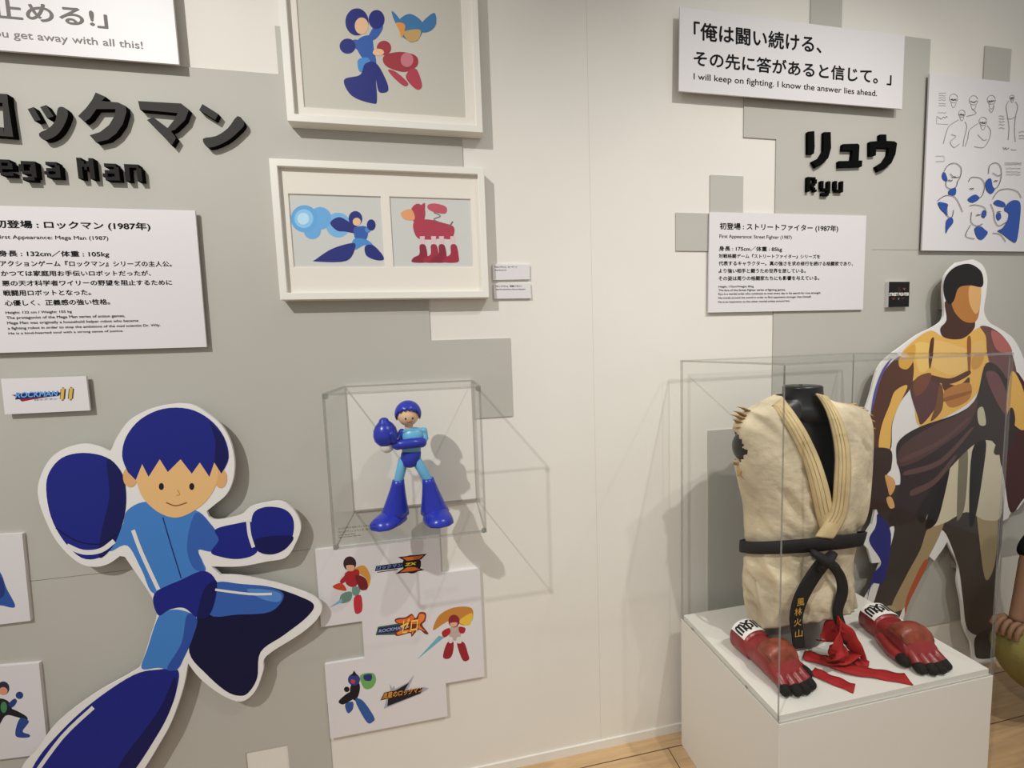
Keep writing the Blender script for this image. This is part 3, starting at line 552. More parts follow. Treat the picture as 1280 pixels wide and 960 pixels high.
# two small square boards at the frame edge
Q1 = board('character_board', 'upper small white board at the frame edge, blue shape on it', 'sign', [(-60, 671.5), (27.5, 667), (38, 776), (-60, 788)], 0.014, group='small boards beside the blue cutout')
a = Art(0.014); a.a([(-18, 700), (0, 715), (8, 735), (19, 758), (4, 757), (-14, 750)], (44, 84, 160)); a.a([(-10, 725), (2, 722), (6, 742), (-4, 748)], (34, 56, 124)); a.build('figure_print', Q1)
Q2 = board('character_board', 'lower small white board at the frame edge, striding dark figure on it', 'sign', [(-60, 838), (48.5, 829), (60, 942), (-60, 957)], 0.014, group='small boards beside the blue cutout')
p9 = lambda pts: [(x / 2.823, y / 2.823 + 620) for x, y in pts]
a = Art(0.014); a.a(p9([(-20, 720), (10, 715), (35, 730), (40, 755), (5, 770), (-20, 760)]), (30, 30, 40)); a.a(p9([(0, 750), (40, 750), (90, 775), (95, 790), (60, 780), (20, 775), (-10, 820), (-30, 810)]), (28, 26, 32)); a.a(p9([(70, 785), (102, 795), (80, 830), (105, 842), (98, 852), (55, 845)]), (40, 70, 140)); a.a(p9([(30, 735), (50, 715), (60, 725), (45, 745)]), (40, 60, 130)); a.e(69 / 2.823, 620 + 703 / 2.823, 4.6, 4.6, (40, 60, 130)); a.e(12 / 2.823, 620 + 678 / 2.823, 7.5, 8.5, (44, 44, 70)); a.e(12 / 2.823, 620 + 688 / 2.823, 5.4, 5, (214, 150, 120)); a.e(5, 620 + 745 / 2.823, 4, 7, (70, 130, 90)); a.build('figure_print', Q2)
#@@PART2
# ------------------------------------------------------------------ blue cutout (a plain leaping boy)
def cutout(name, label, outline, off, art, thick=0.008, blocks=(), white=(232, 229, 226)):
    pts = xz(outline, off); cx = sum(p[0] for p in pts) / len(pts); cz = sum(p[1] for p in pts) / len(pts)
    root = empty(name, (cx, 0, cz), label, 'cutout')
    mb = MB(); mb.prism(pts, -off, -(off - thick), mat(white, 0.5)); mb.build('backing_board', root)
    for px, py, hw in blocks:
        p = W(px, py, off - thick); mb = MB(); mb.box((p.x - hw, -(off - thick), p.z - hw), (p.x + hw, -0.0045, p.z + hw), mat((150, 147, 138), 0.8)); mb.build('mounting_block', root)
    a = Art(off); art(a); a.build('figure_print', root)
    return root
Z8 = lambda pts: [(x / 4, y / 4 + 440) for x, y in pts]
Z2 = lambda pts: [(x / 2.823, y / 2.823 + 620) for x, y in pts]
out1 = sm([(222, 504), (240, 506), (258, 516), (277, 532), (288, 552), (293, 577), (291, 600), (283, 618), (268, 631), (258, 639)], 4, False) + sm([(261, 646), (271, 650), (300, 644), (312, 634), (329, 629), (352, 627), (369, 640), (376, 659), (369, 680), (357, 697), (333, 702), (300, 708), (264, 708)], 4, False) + \
    sm([(276, 719), (300, 720), (335, 727), (354, 732), (388, 744), (402, 757), (397, 773), (376, 792), (333, 820), (329, 838), (319, 864), (301, 877), (276, 868), (250, 848), (235, 829)], 4, False) + sm([(232, 847), (226, 870), (213, 905), (198, 932), (181, 960), (150, 1005), (105, 1045), (60, 1055), (28, 1040), (16, 1005), (28, 958), (46, 937), (71, 903), (117, 868), (166, 840), (177, 828), (187, 798), (196, 768), (192, 752), (184, 737), (156, 696)], 4, False) + \
    sm([(150, 695), (135, 705), (117, 708.5), (96, 702), (71, 677), (54, 643), (47, 615), (52, 592), (64, 572), (82, 560), (104, 555), (124, 559), (137, 565)], 4, False) + sm([(140, 560), (147, 545), (162, 525), (185, 512), (205, 506)], 4, False)
def art1(a):
    N1, N2, N3, B1_, B2_ = (24, 34, 128), (14, 18, 84), (9, 12, 56), (66, 128, 200), (52, 96, 176)
    a.a(Z2([(690, 440), (760, 320), (860, 312), (960, 322), (1060, 355), (1108, 385), (1080, 430), (1000, 492), (920, 550), (908, 640), (880, 690), (850, 705), (800, 690), (730, 630), (668, 552)]), N3)
    a.a(Z2([(755, 310), (850, 310), (950, 322), (1000, 345), (985, 385), (940, 412), (840, 418), (740, 418)]), B2_)
    a.a(Z2([(870, 330), (940, 330), (990, 345), (985, 372), (930, 365)]), (84, 136, 206))
    a.a(Z2([(470, 632), (560, 612), (628, 614), (622, 690), (590, 780), (545, 860), (495, 935), (440, 1010), (330, 1140), (180, 1200), (90, 1150), (80, 1060), (125, 940), (215, 830), (330, 725)]), N1)
    a.a(Z2([(615, 640), (622, 690), (590, 780), (545, 860), (480, 960), (400, 1060), (420, 950), (500, 840), (570, 740)]), N2)
    a.a(Z2([(560, 425), (600, 402), (650, 405), (695, 432), (680, 500), (650, 570), (622, 614), (560, 606), (500, 608), (520, 540)]), B1_)
    a.a(Z2([(660, 420), (695, 435), (680, 500), (650, 570), (622, 612), (590, 606), (640, 520)]), (44, 80, 164))
    a.a(Z2([(450, 50), (520, 20), (600, 60), (690, 50), (745, 100), (770, 150), (750, 195), (700, 190), (715, 230), (722, 268), (640, 300), (545, 345), (500, 260), (450, 175), (390, 195), (380, 170), (430, 110)]), B1_)
    a.a(Z2([(690, 60), (745, 100), (772, 150), (750, 195), (700, 190), (722, 262), (680, 250), (660, 170)]), B2_)
    a.a(Z2([(545, 345), (640, 295), (722, 264), (766, 312), (745, 410), (700, 430), (650, 395), (600, 400), (558, 420)]), N1)
    a.a(Z2([(700, 400), (720, 330), (752, 300), (766, 312), (745, 410), (700, 430)]), N2)
    a.a(Z2([(760, 118), (830, 98), (890, 92), (920, 130), (905, 200), (840, 222), (770, 212), (745, 196), (772, 155)]), N1)
    a.a(Z2([(895, 60), (940, 38), (1000, 45), (1032, 75), (1036, 125), (1015, 180), (960, 206), (905, 190), (888, 120)]), N1); a.a(Z2([(905, 150), (1030, 140), (1012, 182), (960, 206), (908, 190)]), N2)
    # round mitten held up to the side
    a.a(sm([(58, 612), (62, 590), (78, 572), (104, 566), (134, 572), (153, 592), (158, 622), (154, 652), (142, 682), (124, 697), (102, 697), (80, 676), (64, 646)], 4), N1, False)
    a.a(sm([(134, 574), (153, 592), (158, 622), (154, 652), (142, 682), (124, 697), (128, 660), (137, 620)], 4), N2, False)
    a.line([(70, 660), (96, 676), (124, 680), (146, 668)], 1.6, N3)
    WH = (226, 224, 222)
    a.line([(84, 682), (104, 690), (126, 688), (143, 676)], 6, WH); a.line([(310, 650), (312, 668), (317, 684)], 4.5, WH)        # white glove cuffs
    a.line(Z2([(575, 75), (600, 160), (640, 290)]), 1.4, (24, 40, 110)); a.line(Z2([(470, 120), (500, 200), (560, 330)]), 5, WH); a.line(Z2([(330, 745), (220, 850), (110, 1000)]), 5, WH); a.line(Z2([(760, 330), (880, 345), (960, 345)]), 3, WH)
    # plain boy's head: cropped dark-blue hair with a loose fringe, ears, simple face
    a.e(163, 596, 9, 13, (222, 172, 116)); a.e(276, 598, 8, 12, (222, 172, 116))
    a.a(sm([(168, 570), (190, 548), (225, 544), (258, 556), (272, 580), (270, 606), (256, 628), (232, 644), (212, 646), (190, 634), (174, 612)], 4), (232, 186, 126), False)
    a.a(sm([(160, 590), (153, 570), (158, 546), (176, 524), (204, 511), (236, 511), (262, 524), (280, 546), (286, 572), (277, 592)], 4, False) + [(268, 578), (262, 596), (250, 578), (240, 592), (226, 574), (210, 590), (200, 574), (186, 596), (178, 580), (170, 600)], N1, False)
    a.a([(262, 526), (280, 546), (286, 572), (277, 592), (268, 578), (270, 552)], N2, False)
    a.e(202, 608, 3.2, 4.4, (30, 26, 30)); a.e(240, 608, 3.2, 4.4, (30, 26, 30)); a.line([(208, 628), (220, 632), (234, 628)], 1.6, (150, 84, 60)); a.line([(222, 612), (225, 618), (221, 619)], 1.0, (190, 130, 84))
cutout('standing_cutout', 'tall white-edged cutout of a leaping boy in a blue tracksuit', out1, 0.045, art1, blocks=((215, 590, 0.035), (230, 720, 0.05), (100, 630, 0.03), (345, 665, 0.02), (130, 930, 0.05)))

# ------------------------------------------------------------------ martial artist cutout (plain, faceless)
out2 = sm([(1216, 324), (1228, 331), (1234, 346), (1233, 366), (1230, 388), (1236, 402), (1247, 409), (1258, 416), (1268, 425), (1278, 444), (1290, 480), (1302, 530), (1306, 600)], 4, False) + \
    [(1296, 622), (1280, 626), (1272, 637), (1266, 636), (1260, 648), (1252, 652)] + sm([(1252, 680), (1250, 705), (1251, 740), (1255, 775), (1258, 800), (1254, 826)], 4, False) + [(1217, 829), (1214, 803), (1208, 792)] + \
    sm([(1204, 780), (1202, 755), (1197, 728), (1198, 706), (1190, 690), (1184, 677)], 4, False) + [(1179, 686), (1168, 701), (1161, 695)] + sm([(1150, 713), (1141, 732), (1133, 760), (1125, 790), (1116, 830), (1112, 862)], 4, False) + [(1050, 868), (1056, 840)] + \
    [(1070, 770), (1090, 735), (1101, 703), (1090, 704), (1085, 686), (1079, 680), (1082, 668), (1090, 655), (1094, 637), (1077, 634), (1068, 628), (1066, 580)] + \
    sm([(1074, 540), (1081, 515), (1088, 494), (1097, 462), (1110, 446), (1126, 434), (1148, 418), (1170, 407), (1180, 395), (1179, 362), (1183, 342), (1196, 328)], 4, False)
def art2(a):
    T1, T2, T3, DK, BRN, PUR = (232, 182, 92), (184, 122, 58), (88, 52, 36), (22, 16, 18), (58, 40, 36), (112, 74, 74)
    X1 = lambda pts: [(1060 + x / 2.909, 310 + y / 2.909) for x, y in pts]
    X2 = lambda pts: [(1060 + x / 4, 620 + y / 4) for x, y in pts]
    a.a(X1([(490, 560), (600, 440), (690, 620), (700, 860), (640, 910), (590, 960), (560, 800)]), (70, 26, 28))
    # trousers
    a.a(X2([(110, -20), (300, -60), (470, -40), (470, 140), (400, 300), (310, 480), (230, 680), (170, 900), (40, 900), (80, 700), (120, 560), (190, 330), (230, 150), (120, 230), (150, 90)]), (58, 50, 46))
    a.a(X2([(455, 0), (600, -80), (760, -60), (770, 200), (740, 400), (730, 640), (700, 700), (600, 670), (575, 520), (560, 400), (545, 330), (490, 190), (440, 140)]), (62, 54, 48))
    a.a(X2([(640, -60), (740, -60), (750, 120), (735, 330), (690, 420), (660, 250)]), (178, 158, 118)); a.a(X2([(400, 160), (480, 110), (460, 190), (400, 310), (330, 440), (280, 560), (215, 560), (290, 400), (360, 270)]), (166, 144, 106))
    a.a(X2([(150, 90), (215, 190), (180, 420), (120, 440), (95, 530), (120, 400), (165, 330), (105, 225), (140, 150)]), (40, 44, 120)); a.a(X2([(375, 330), (395, 345), (310, 520), (285, 590), (295, 500)]), (176, 84, 50))
    a.a(X2([(240, 560), (215, 620), (190, 700), (150, 880), (90, 890), (120, 700), (180, 560)]), (176, 156, 118))
    a.a(X2([(640, 700), (720, 660), (770, 720), (740, 800), (650, 812), (632, 770)]), DK)
    a.a(X1([(290, 940), (330, 850), (380, 780), (440, 720), (540, 720), (560, 960), (500, 990), (430, 960), (350, 1000), (290, 1010)]), (216, 204, 176)); a.a(X1([(330, 850), (370, 790), (350, 900), (320, 1000), (280, 1010)]), DK); a.a(X1([(450, 740), (500, 700), (490, 820), (460, 990), (440, 990)]), DK)
    a.a(X1([(405, 740), (435, 740), (425, 930), (400, 990), (395, 960)]), (126, 118, 96))
    # chest
    a.a(X1([(190, 392), (235, 340), (300, 300), (350, 325), (420, 320), (490, 285), (530, 330), (515, 430), (460, 540), (380, 600), (262, 648), (240, 560), (222, 500), (210, 440)]), T1)
    a.a(X1([(225, 500), (280, 470), (340, 500), (330, 560), (270, 640), (252, 610)]), (92, 58, 60)); a.a(X1([(340, 490), (400, 500), (440, 470), (430, 520), (370, 540)]), T3)
    a.a(X1([(300, 340), (380, 350), (440, 380), (430, 440), (370, 462), (300, 420)]), (236, 194, 116)); a.a(X1([(445, 350), (495, 335), (492, 375), (450, 390)]), (230, 186, 110)); a.a(X1([(350, 520), (440, 490), (440, 550), (370, 580)]), T2)
    for pts, c in (([(240, 350), (290, 345), (300, 380), (290, 440), (262, 452), (246, 410)], (240, 200, 112)), ([(300, 335), (312, 330), (306, 400), (296, 440), (292, 390)], T3), ([(432, 335), (446, 330), (444, 440), (436, 450)], (150, 92, 44)), ([(300, 462), (370, 474), (436, 446), (440, 462), (372, 494), (304, 482)], T3), ([(452, 396), (494, 384), (480, 430), (452, 440)], (206, 150, 76)),
                   ([(348, 545), (440, 520), (436, 532), (352, 558)], (150, 96, 48)), ([(330, 500), (345, 520), (340, 590), (300, 630), (318, 570)], (120, 76, 48)), ([(250, 470), (300, 455), (290, 500), (250, 540), (236, 510)], (120, 72, 52))): a.a(X1(pts), c)
    # drape across chest and hip
    a.a(X1([(480, 285), (520, 290), (570, 330), (600, 400), (610, 470), (560, 470), (520, 430), (505, 380), (500, 320)]), PUR); a.a(X1([(520, 300), (570, 330), (595, 380), (540, 370)]), (178, 104, 96))
    a.a(X1([(500, 420), (560, 450), (600, 560), (620, 640), (580, 740), (520, 700), (450, 720), (330, 850), (260, 980), (150, 1000), (190, 850), (175, 760), (185, 700), (260, 650), (400, 600), (465, 545)]), (52, 40, 40))
    a.a(X1([(195, 720), (300, 650), (410, 600), (470, 550), (440, 640), (340, 720), (240, 780), (180, 790)]), (84, 58, 56)); a.a(X1([(500, 455), (545, 460), (585, 560), (575, 610), (530, 540)]), PUR)
    a.a(X1([(470, 590), (490, 580), (500, 640), (475, 640)]), (196, 190, 160))
    for pts in ([(200, 760), (330, 700), (430, 620), (434, 630), (335, 714), (205, 776)], [(210, 810), (330, 770), (440, 660), (446, 668), (338, 786), (214, 826)], [(230, 880), (310, 840), (380, 760), (388, 766), (318, 856), (236, 900)]): a.a(X1(pts), (98, 70, 68))
    a.a(X1([(250, 960), (300, 880), (330, 850), (300, 940), (270, 1000)]), (34, 26, 26))
    # arms
    a.a(X1([(190, 392), (235, 410), (230, 500), (190, 560), (160, 640), (152, 735), (88, 735), (78, 640), (95, 560), (130, 450)]), T3); a.a(X1([(150, 570), (170, 520), (215, 500), (185, 570), (158, 640), (150, 730), (112, 730), (120, 650)]), T1)
    a.a(X1([(160, 400), (120, 470), (95, 560), (82, 600), (95, 520), (125, 440)]), (88, 84, 150)); a.a(X1([(190, 390), (240, 350), (240, 400), (215, 440), (185, 430)]), (222, 168, 70))
    a.a(X1([(70, 738), (152, 732), (156, 800), (140, 830), (160, 900), (166, 945), (110, 950), (62, 935), (66, 830)]), BRN); a.a(X1([(134, 825), (165, 840), (170, 870), (152, 900), (142, 870)]), (216, 160, 100)); a.a(X1([(138, 910), (156, 905), (168, 940), (150, 945)]), (220, 166, 106))
    a.a(X1([(592, 450), (630, 500), (646, 580), (640, 660), (600, 640), (575, 590)]), T1); a.a(X1([(590, 580), (605, 640), (560, 740), (530, 745), (545, 690)]), BRN)
    # neck and plain head with cropped dark hair, no features
    a.a(X1([(356, 190), (440, 240), (460, 270), (452, 300), (410, 330), (350, 325), (335, 292), (358, 260)]), (74, 46, 36))
    a.a(X1([(372, 150), (420, 128), (470, 130), (482, 160), (478, 215), (468, 260), (446, 272), (412, 262), (380, 220)]), T2); a.a(X1([(440, 140), (478, 140), (482, 165), (478, 215), (462, 240), (440, 200)]), (222, 172, 110))
    a.a(X1([(350, 175), (346, 130), (362, 92), (395, 66), (440, 58), (478, 80), (490, 112), (484, 142), (440, 136), (400, 146), (384, 190), (366, 205)]), DK)
cutout('standing_cutout', 'tall white-edged cutout of a bare-chested fighter in dark robe', out2, 0.06, art2, blocks=((1200, 372, 0.045), (1190, 560, 0.07), (1150, 470, 0.05), (1215, 700, 0.05)))

# ------------------------------------------------------------------ clear cases
PANE = clear('acrylic', tint=(0.993, 0.995, 0.993), refl=0.6); EDGE = clear('acrylic_edge', tint=(0.66, 0.66, 0.63), opacity=0.22, refl=1.0, haze=(0.62, 0.62, 0.6))
def pane(root, a, b, axis, name='pane'):
    (x0, y0, z0), (x1, y1, z1) = a, b
    v = [(x0, y0, z0), (x1, y0, z0), (x1, y1, z0), (x0, y1, z0), (x0, y0, z1), (x1, y0, z1), (x1, y1, z1), (x0, y1, z1)]
    F6 = {'z': ([3, 2, 1, 0], [4, 5, 6, 7]), 'y': ([0, 1, 5, 4], [2, 3, 7, 6]), 'x': ([1, 2, 6, 5], [3, 0, 4, 7])}
    mb = MB()
    for k, fs in F6.items(): mb.add(v, fs, PANE if k == axis else EDGE)
    return mb.build(name, root)
def case(name, label, x0, x1, y0, y1, z0, z1, t, back=True, bottom=False):
    root = empty(name, ((x0 + x1) / 2, (y0 + y1) / 2, z0), label, 'display case')
    e = 0.0004
    pane(root, (x0, y0, z0), (x1, y0 + t, z1 - t - e), 'y', 'front_pane'); pane(root, (x0, y0 + t + e, z0), (x0 + t, y1, z1 - t - e), 'x', 'side_pane'); pane(root, (x1 - t, y0 + t + e, z0), (x1, y1, z1 - t - e), 'x', 'side_pane')
    if back: pane(root, (x0 + t + e, y1 - t, z0), (x1 - t - e, y1, z1 - t - e), 'y', 'back_pane')
    pane(root, (x0, y0, z1 - t), (x1, y1, z1), 'z', 'top_pane')
    if bottom: pane(root, (x0 + t + e, y0 + t + e, z0), (x1 - t - e, y1 - t - e if back else y1, z0 + t), 'z', 'bottom_pane')
    return root
# plinth and large case
PX0, PX1, PY0, PY1, PZ = 0.891, 1.668, -0.522, -0.055, 0.549
pl = empty('plinth', ((PX0 + PX1) / 2, (PY0 + PY1) / 2, 0), 'white box plinth carrying the torso, gloves and clear case', 'plinth')
PLM = mat((222, 218, 209), 0.5, bump=0.04, bscale=150)
mb = MB(); mb.box((PX0 + .0075, PY0 + .0075, 0.0), (PX1 - .0075, PY1 - .0075, PZ), PLM); mb.build('body', pl)
mb = MB(); mb.box((PX0, PY0, 0.0), (PX1, PY1, 0.531), PLM); o = mb.build('outer_panel', pl); bv = o.modifiers.new('edge', 'BEVEL'); bv.width = .0015; bv.segments = 2
for yy in (-0.13, -0.40):
    mb = MB(); mb.rings([[(PX0 - .0012 - dx, yy + r * math.cos(t), 0.541 + r * math.sin(t)) for t in [i * math.pi / 6 for i in range(12)]] for dx, r in ((0, .004), (.0015, .003))], mat((120, 116, 108), 0.4), smooth=False); mb.build('screw', pl)
case('display_case', 'tall clear acrylic case over the plinth with the torso', PX0, PX1, PY0, PY1, 0.5325, 1.543, 0.006)
# small wall case
SX0, SX1, SY0, SZ0, SZ1 = -0.304, 0.119, -0.285, 1.074, 1.505
sc = case('display_case', 'small clear acrylic wall case holding the blue figurine', SX0, SX1, SY0, -0.0125, SZ0, SZ1, 0.006, back=False, bottom=True)
mb = MB(); mb.box((SX0 + .0005, -0.0120, SZ0 + .0005), (SX1 - .0005, -0.0045, SZ1 - .0005), mat((226, 222, 212), 0.5)); mb.build('back_panel', sc)
for x in (SX0 + .008, SX1 - .008):
    for z in (SZ0 + .008, SZ1 - .008):
        mb = MB(); mb.rings([[(x + r * math.cos(t), SY0 - .0006 - dy, z + r * math.sin(t)) for t in [i * math.pi / 8 for i in range(16)]] for dy, r in ((0, .008), (.003, .0075))], EDGE, smooth=False); mb.build('corner_stud', sc)
for s_, lb, rb, lt in (('エクスプラス ギガンティックシリーズ', (422.8, 662.4), (470, 657.2), (422.8, 659.6)), ('「ロックマン」シリーズ  ロックマン', (422.8, 666.6), (472, 661.5), (422.8, 663.6)), ('X-Plus Gigantic Series', (423, 670.0), (444, 668), (423, 668.2)), ('Mega Man Series: Mega Man', (423, 672.8), (451, 669.9), (423, 671))):
    text(sc, s_, lb, rb, lt, 0.2852, (34, 31, 30), 0.02)

# ------------------------------------------------------------------ toy figurine (plain, in blue)
fl = lambda px, py, off: W(px, py, off)
fig = empty('toy_figurine', (-0.085, -0.16, SZ0 + .006), 'glossy toy figurine in blue with a round mitten inside the small case', 'figurine')
NV, LBm, SK = mat((36, 50, 168), 0.28, spec=0.5), mat((106, 176, 214), 0.35, spec=0.5), mat((232, 192, 156), 0.45)
FO = 0.155
h_ = fl(510, 517, FO)
hs = 0.0365
mb = MB(); mb.ball(h_ + Vector((0, -.001, -.004)), hs * .93, SK, 28, (.94, .96, 1.0)); mb.ball(h_ + Vector((-.034, .002, -.010)), .008, SK, 14, (.6, .8, 1.2)); mb.ball(h_ + Vector((.034, .002, -.010)), .008, SK, 14, (.6, .8, 1.2)); mb.tube([h_ + Vector((0, .004, -.03)), h_ + Vector((0, .004, -.046))], [.012, .013], SK, 14); mb.build('head', fig)
mb = MB(); n_ = 32; vs_ = []; HC = h_ + Vector((0, .001, 0))
for i in range(13):
    for j in range(n_):
        a_ = 2 * math.pi * j / n_; front = max(0, -math.sin(a_)); lim = math.radians(118 - 52 * front ** .8 + (6 if j % 2 else -5) * (front > .05)); th = lim * i / 12; r_ = hs * (1.02 if i < 12 else .97)
        vs_.append(HC + Vector((r_ * math.sin(th) * math.cos(a_), r_ * math.sin(th) * math.sin(a_), r_ * math.cos(th) * 1.02)))
mb.add(vs_, [[i * n_ + j, (i + 1) * n_ + j, (i + 1) * n_ + (j + 1) % n_, i * n_ + (j + 1) % n_] for i in range(12) for j in range(n_)], NV, True); hr = mb.build('hair', fig, fix=True); sd = hr.modifiers.new('thick', 'SOLIDIFY'); sd.thickness = .003; sd.offset = 1
mb = MB()
for sx in (-1, 1): mb.ball(h_ + Vector((0.005 + sx * 0.0105, -0.0325, -0.0105)), 0.0030, mat((30, 26, 28), 0.3), 12, (0.8, 0.5, 1.2)); mb.build('eye', fig); mb = MB()
mb = MB(); mb.tube([h_ + Vector((-0.003, -0.0305, -0.0215)), h_ + Vector((0.005, -0.0310, -0.0228)), h_ + Vector((0.013, -0.0302, -0.0215))], 0.0009, mat((140, 60, 56), 0.5), 8); mb.build('mouth', fig)
tz = h_.z
c0 = fl(515, 566, FO)
def ring(c, a, b, n=24, e=2.0): return [(c[0] + a * math.copysign(abs(math.cos(t)) ** (2 / e), math.cos(t)), c[1] + b * math.copysign(abs(math.sin(t)) ** (2 / e), math.sin(t)), c[2]) for t in (2 * math.pi * i / n for i in range(n))]
sh = fl(516, 537, FO); wa = fl(514, 566, FO); hp = fl(513, 573, FO); cr = fl(513, 581, FO)
mb = MB(); mb.rings([ring(sh + Vector((0, 0, .006)), .014, .012), ring(sh, .034, .021), ring(sh + Vector((0, 0, -.02)), .036, .024), ring((sh + wa) / 2, .031, .023), ring(wa, .028, .021)], LBm); mb.build('torso', fig)
mb = MB(); mb.rings([ring(wa + Vector((0, 0, .008)), .027, .021), ring(wa, .0305, .023), ring(hp, .0315, .025), ring(cr, .024, .022), ring(cr + Vector((0, 0, -.006)), .012, .014)], NV); mb.build('pelvis', fig)
# raised arm with a round mitten, other forearm folded across the chest
m_ = fl(480.5, 537.5, FO + .02)
mb = MB(); mb.tube([sh + Vector((-.032, 0, -.004)), fl(496, 552, FO + .01), fl(487, 549, FO + .02)], [.011, .0115, .012], NV); mb.build('arm', fig)
mb = MB(); rr = [(0.0, .016), (.008, .024), (.02, .0335), (.036, .036), (.054, .033), (.068, .0245), (.077, .015)]
base = fl(484, 558, FO + .02); ax_ = (fl(478.5, 517.5, FO + .02) - base).normalized(); mb.tube([base + ax_ * d for d, _ in rr], [r for _, r in rr], NV, 22); mb.tube([base + Vector((.024, -.022, .02)), base + Vector((.018, -.032, .044))], [.009, .008], NV, 12); mi_ = mb.build('mitten', fig)
mb = MB(); mb.tube([base - ax_ * .004, base + ax_ * .006], [.0195, .0215], mat((226, 224, 222), .4), 18); mb.build('mitten_cuff', mi_)
mb = MB(); mb.tube([sh + Vector((.032, 0, -.004)), fl(531, 548, FO), fl(528, 553, FO + .012)], [.0115, .0115, .011], LBm); mb.build('arm', fig)
mb = MB(); mb.tube([fl(528, 553, FO + .016), fl(515, 554, FO + .03), fl(499, 556, FO + .03)], [.0155, .0155, .0145], NV, 18); mb.ball(fl(497, 556, FO + .03), .016, NV, 16); mb.build('folded_forearm', fig)
zf = SZ0 + .0068
def boot(top, foot, toe, name):
    rs = []
    for k in range(9):
        t = k / 8; c = top.lerp(foot, t ** 1.05); c.z = top.z + (foot.z + .016 - top.z) * t
        a = .018 + .027 * t ** 1.2; rs.append(ring(c, a, a * 1.02))
    mb = MB(); mb.rings(rs, NV)
    d = Vector((toe.x - foot.x, toe.y - foot.y, 0)); L = d.length; d.normalize(); s_ = Vector((-d.y, d.x, 0)); rs = []
    for k in range(9):
        t = k / 8; c = Vector((foot.x, foot.y, zf)) + d * (-0.03 + (L + .03) * t); hw = .044 * math.sin(math.pi * (0.16 + 0.68 * t)) ** .55 * (1.0 if 0 < k < 8 else .55); hh = .042 * math.cos((t) * 1.15) ** .7 * (1 if 0 < k < 8 else .6)
        rs.append([c + s_ * hw * math.cos(a) + Vector((0, 0, hh * max(0, math.sin(a)))) for a in [math.pi * j / 14 for j in range(15)]])
    mb.rings(rs, NV); return mb.build(name, fig)
lt_, rt_ = fl(496, 597, FO), fl(532, 597, FO)
for top, kn, ft, toe in ((fl(504, 576, FO), fl(498, 602, FO), Vector((-.155, -.13, zf)), Vector((-.205, -.205, zf))), (fl(521, 576, FO), fl(535, 600, FO), Vector((-.030, -.14, zf)), Vector((-.004, -.232, zf)))):
    mb = MB(); mb.tube([top, top.lerp(kn, .5), kn], [.0155, .0150, .0145], LBm, 18); mb.build('leg', fig)
    boot(kn + Vector((0, 0, .006)), ft, toe, 'boot')

# ------------------------------------------------------------------ torso with the jacket
MY = 0.27
mq = empty('mannequin_torso', (1.19, -MY, PZ), 'black headless mannequin torso under the worn cream jacket', 'mannequin')
BLK = mat((20, 19, 20), 0.32, spec=0.5)
ROWS = [((970, 493), (1024, 495), .055), ((952, 501), (1044, 503), .070), ((932, 511), (1068, 508), .080), ((922, 522), (1083, 517), .092), ((917, 542), (1089, 536), .104), ((918, 570), (1089, 562), .114), ((924, 600), (1087, 598), .118),
        ((931, 632), (1083, 638), .117), ((932, 662), (1073, 672), .113), ((931, 690), (1064, 703), .110), ((930, 722), (1066, 733), .112), ((932, 750), (1069, 752), .110), ((936, 773), (1072, 764), .106)]
RS = []
for L, R_, b in ROWS:
    vl, vr = ray(*L), ray(*R_); nl = Vector((vl.y, -vl.x)).normalized(); nr = Vector((vr.y, -vr.x)).normalized(); O = Vector((0, -D0)); cx, hx, cy = 1.19, .17, -MY
    for _ in range(200):              # centre and half width from the two tangent sight lines
        el = math.hypot(hx * nl.x, b * nl.y); er = math.hypot(hx * nr.x, b * nr.y); c = Vector((cx, cy))
        gl = nl.dot(c - O) - el; gr = -nr.dot(c - O) - er
        cx += (gr - gl) * .3; hx += (gl + gr) * .3; hx = max(hx, .05)
    tl = Vector((cx, cy)) - Vector((hx * hx * nl.x, b * b * nl.y)) / el; tr = Vector((cx, cy)) + Vector((hx * hx * nr.x, b * b * nr.y)) / er
    zl = H0 + vl.z * (tl.y + D0) / vl.y; zr = H0 + vr.z * (tr.y + D0) / vr.y; sl = (zr - zl) / (tr.x - tl.x)
    RS.append((cx, cy, zl + sl * (cx - tl.x), hx, b, sl * .6))
def row(v):
    v = max(0, min(len(RS) - 1.0001, v)); i = int(v); t = v - i
    p = [RS[max(0, min(len(RS) - 1, i + q))] for q in (-1, 0, 1, 2)]
    return [0.5 * (2 * b + (c - a) * t + (2 * a - 5 * b + 4 * c - d) * t * t + (3 * b - a - 3 * c + d) * t ** 3) for a, b, c, d in zip(*p)]
def surf(u, v, grow=0.0):           # u: angle (0 = front, + towards +x side), v: row number
    cx, cy, cz, hx, b, sl = row(v); e = 0.94; su, cu = math.sin(u), math.cos(u)
    x = (hx + grow) * math.copysign(abs(su) ** e, su)
    return Vector((cx + x, cy - (b + grow) * math.copysign(abs(cu) ** e, cu), cz + sl * x))
def wr(p, k=1.0):
    q = p * 7.0; f1_ = noise.noise(Vector((q.x * 1.0 + q.z * .45, q.y, q.z * .55))); q2 = p * 19; f2_ = noise.noise(Vector((q2.x + q2.z * .3, q2.y, q2.z * .7))); r_ = 1 - abs(noise.noise(Vector((q2.x * .8 + q2.z * .8, q2.y * .6, q2.z * .35)))) * 2
    q3 = p * 11; f3_ = (1 - abs(noise.noise(Vector((q3.x * 1.3 + q3.z * .5, q3.y, q3.z * .22 + 7))))) ** 6
    return k * (.007 * f1_ + .0035 * f2_ + .0035 * r_ + .006 * f3_)
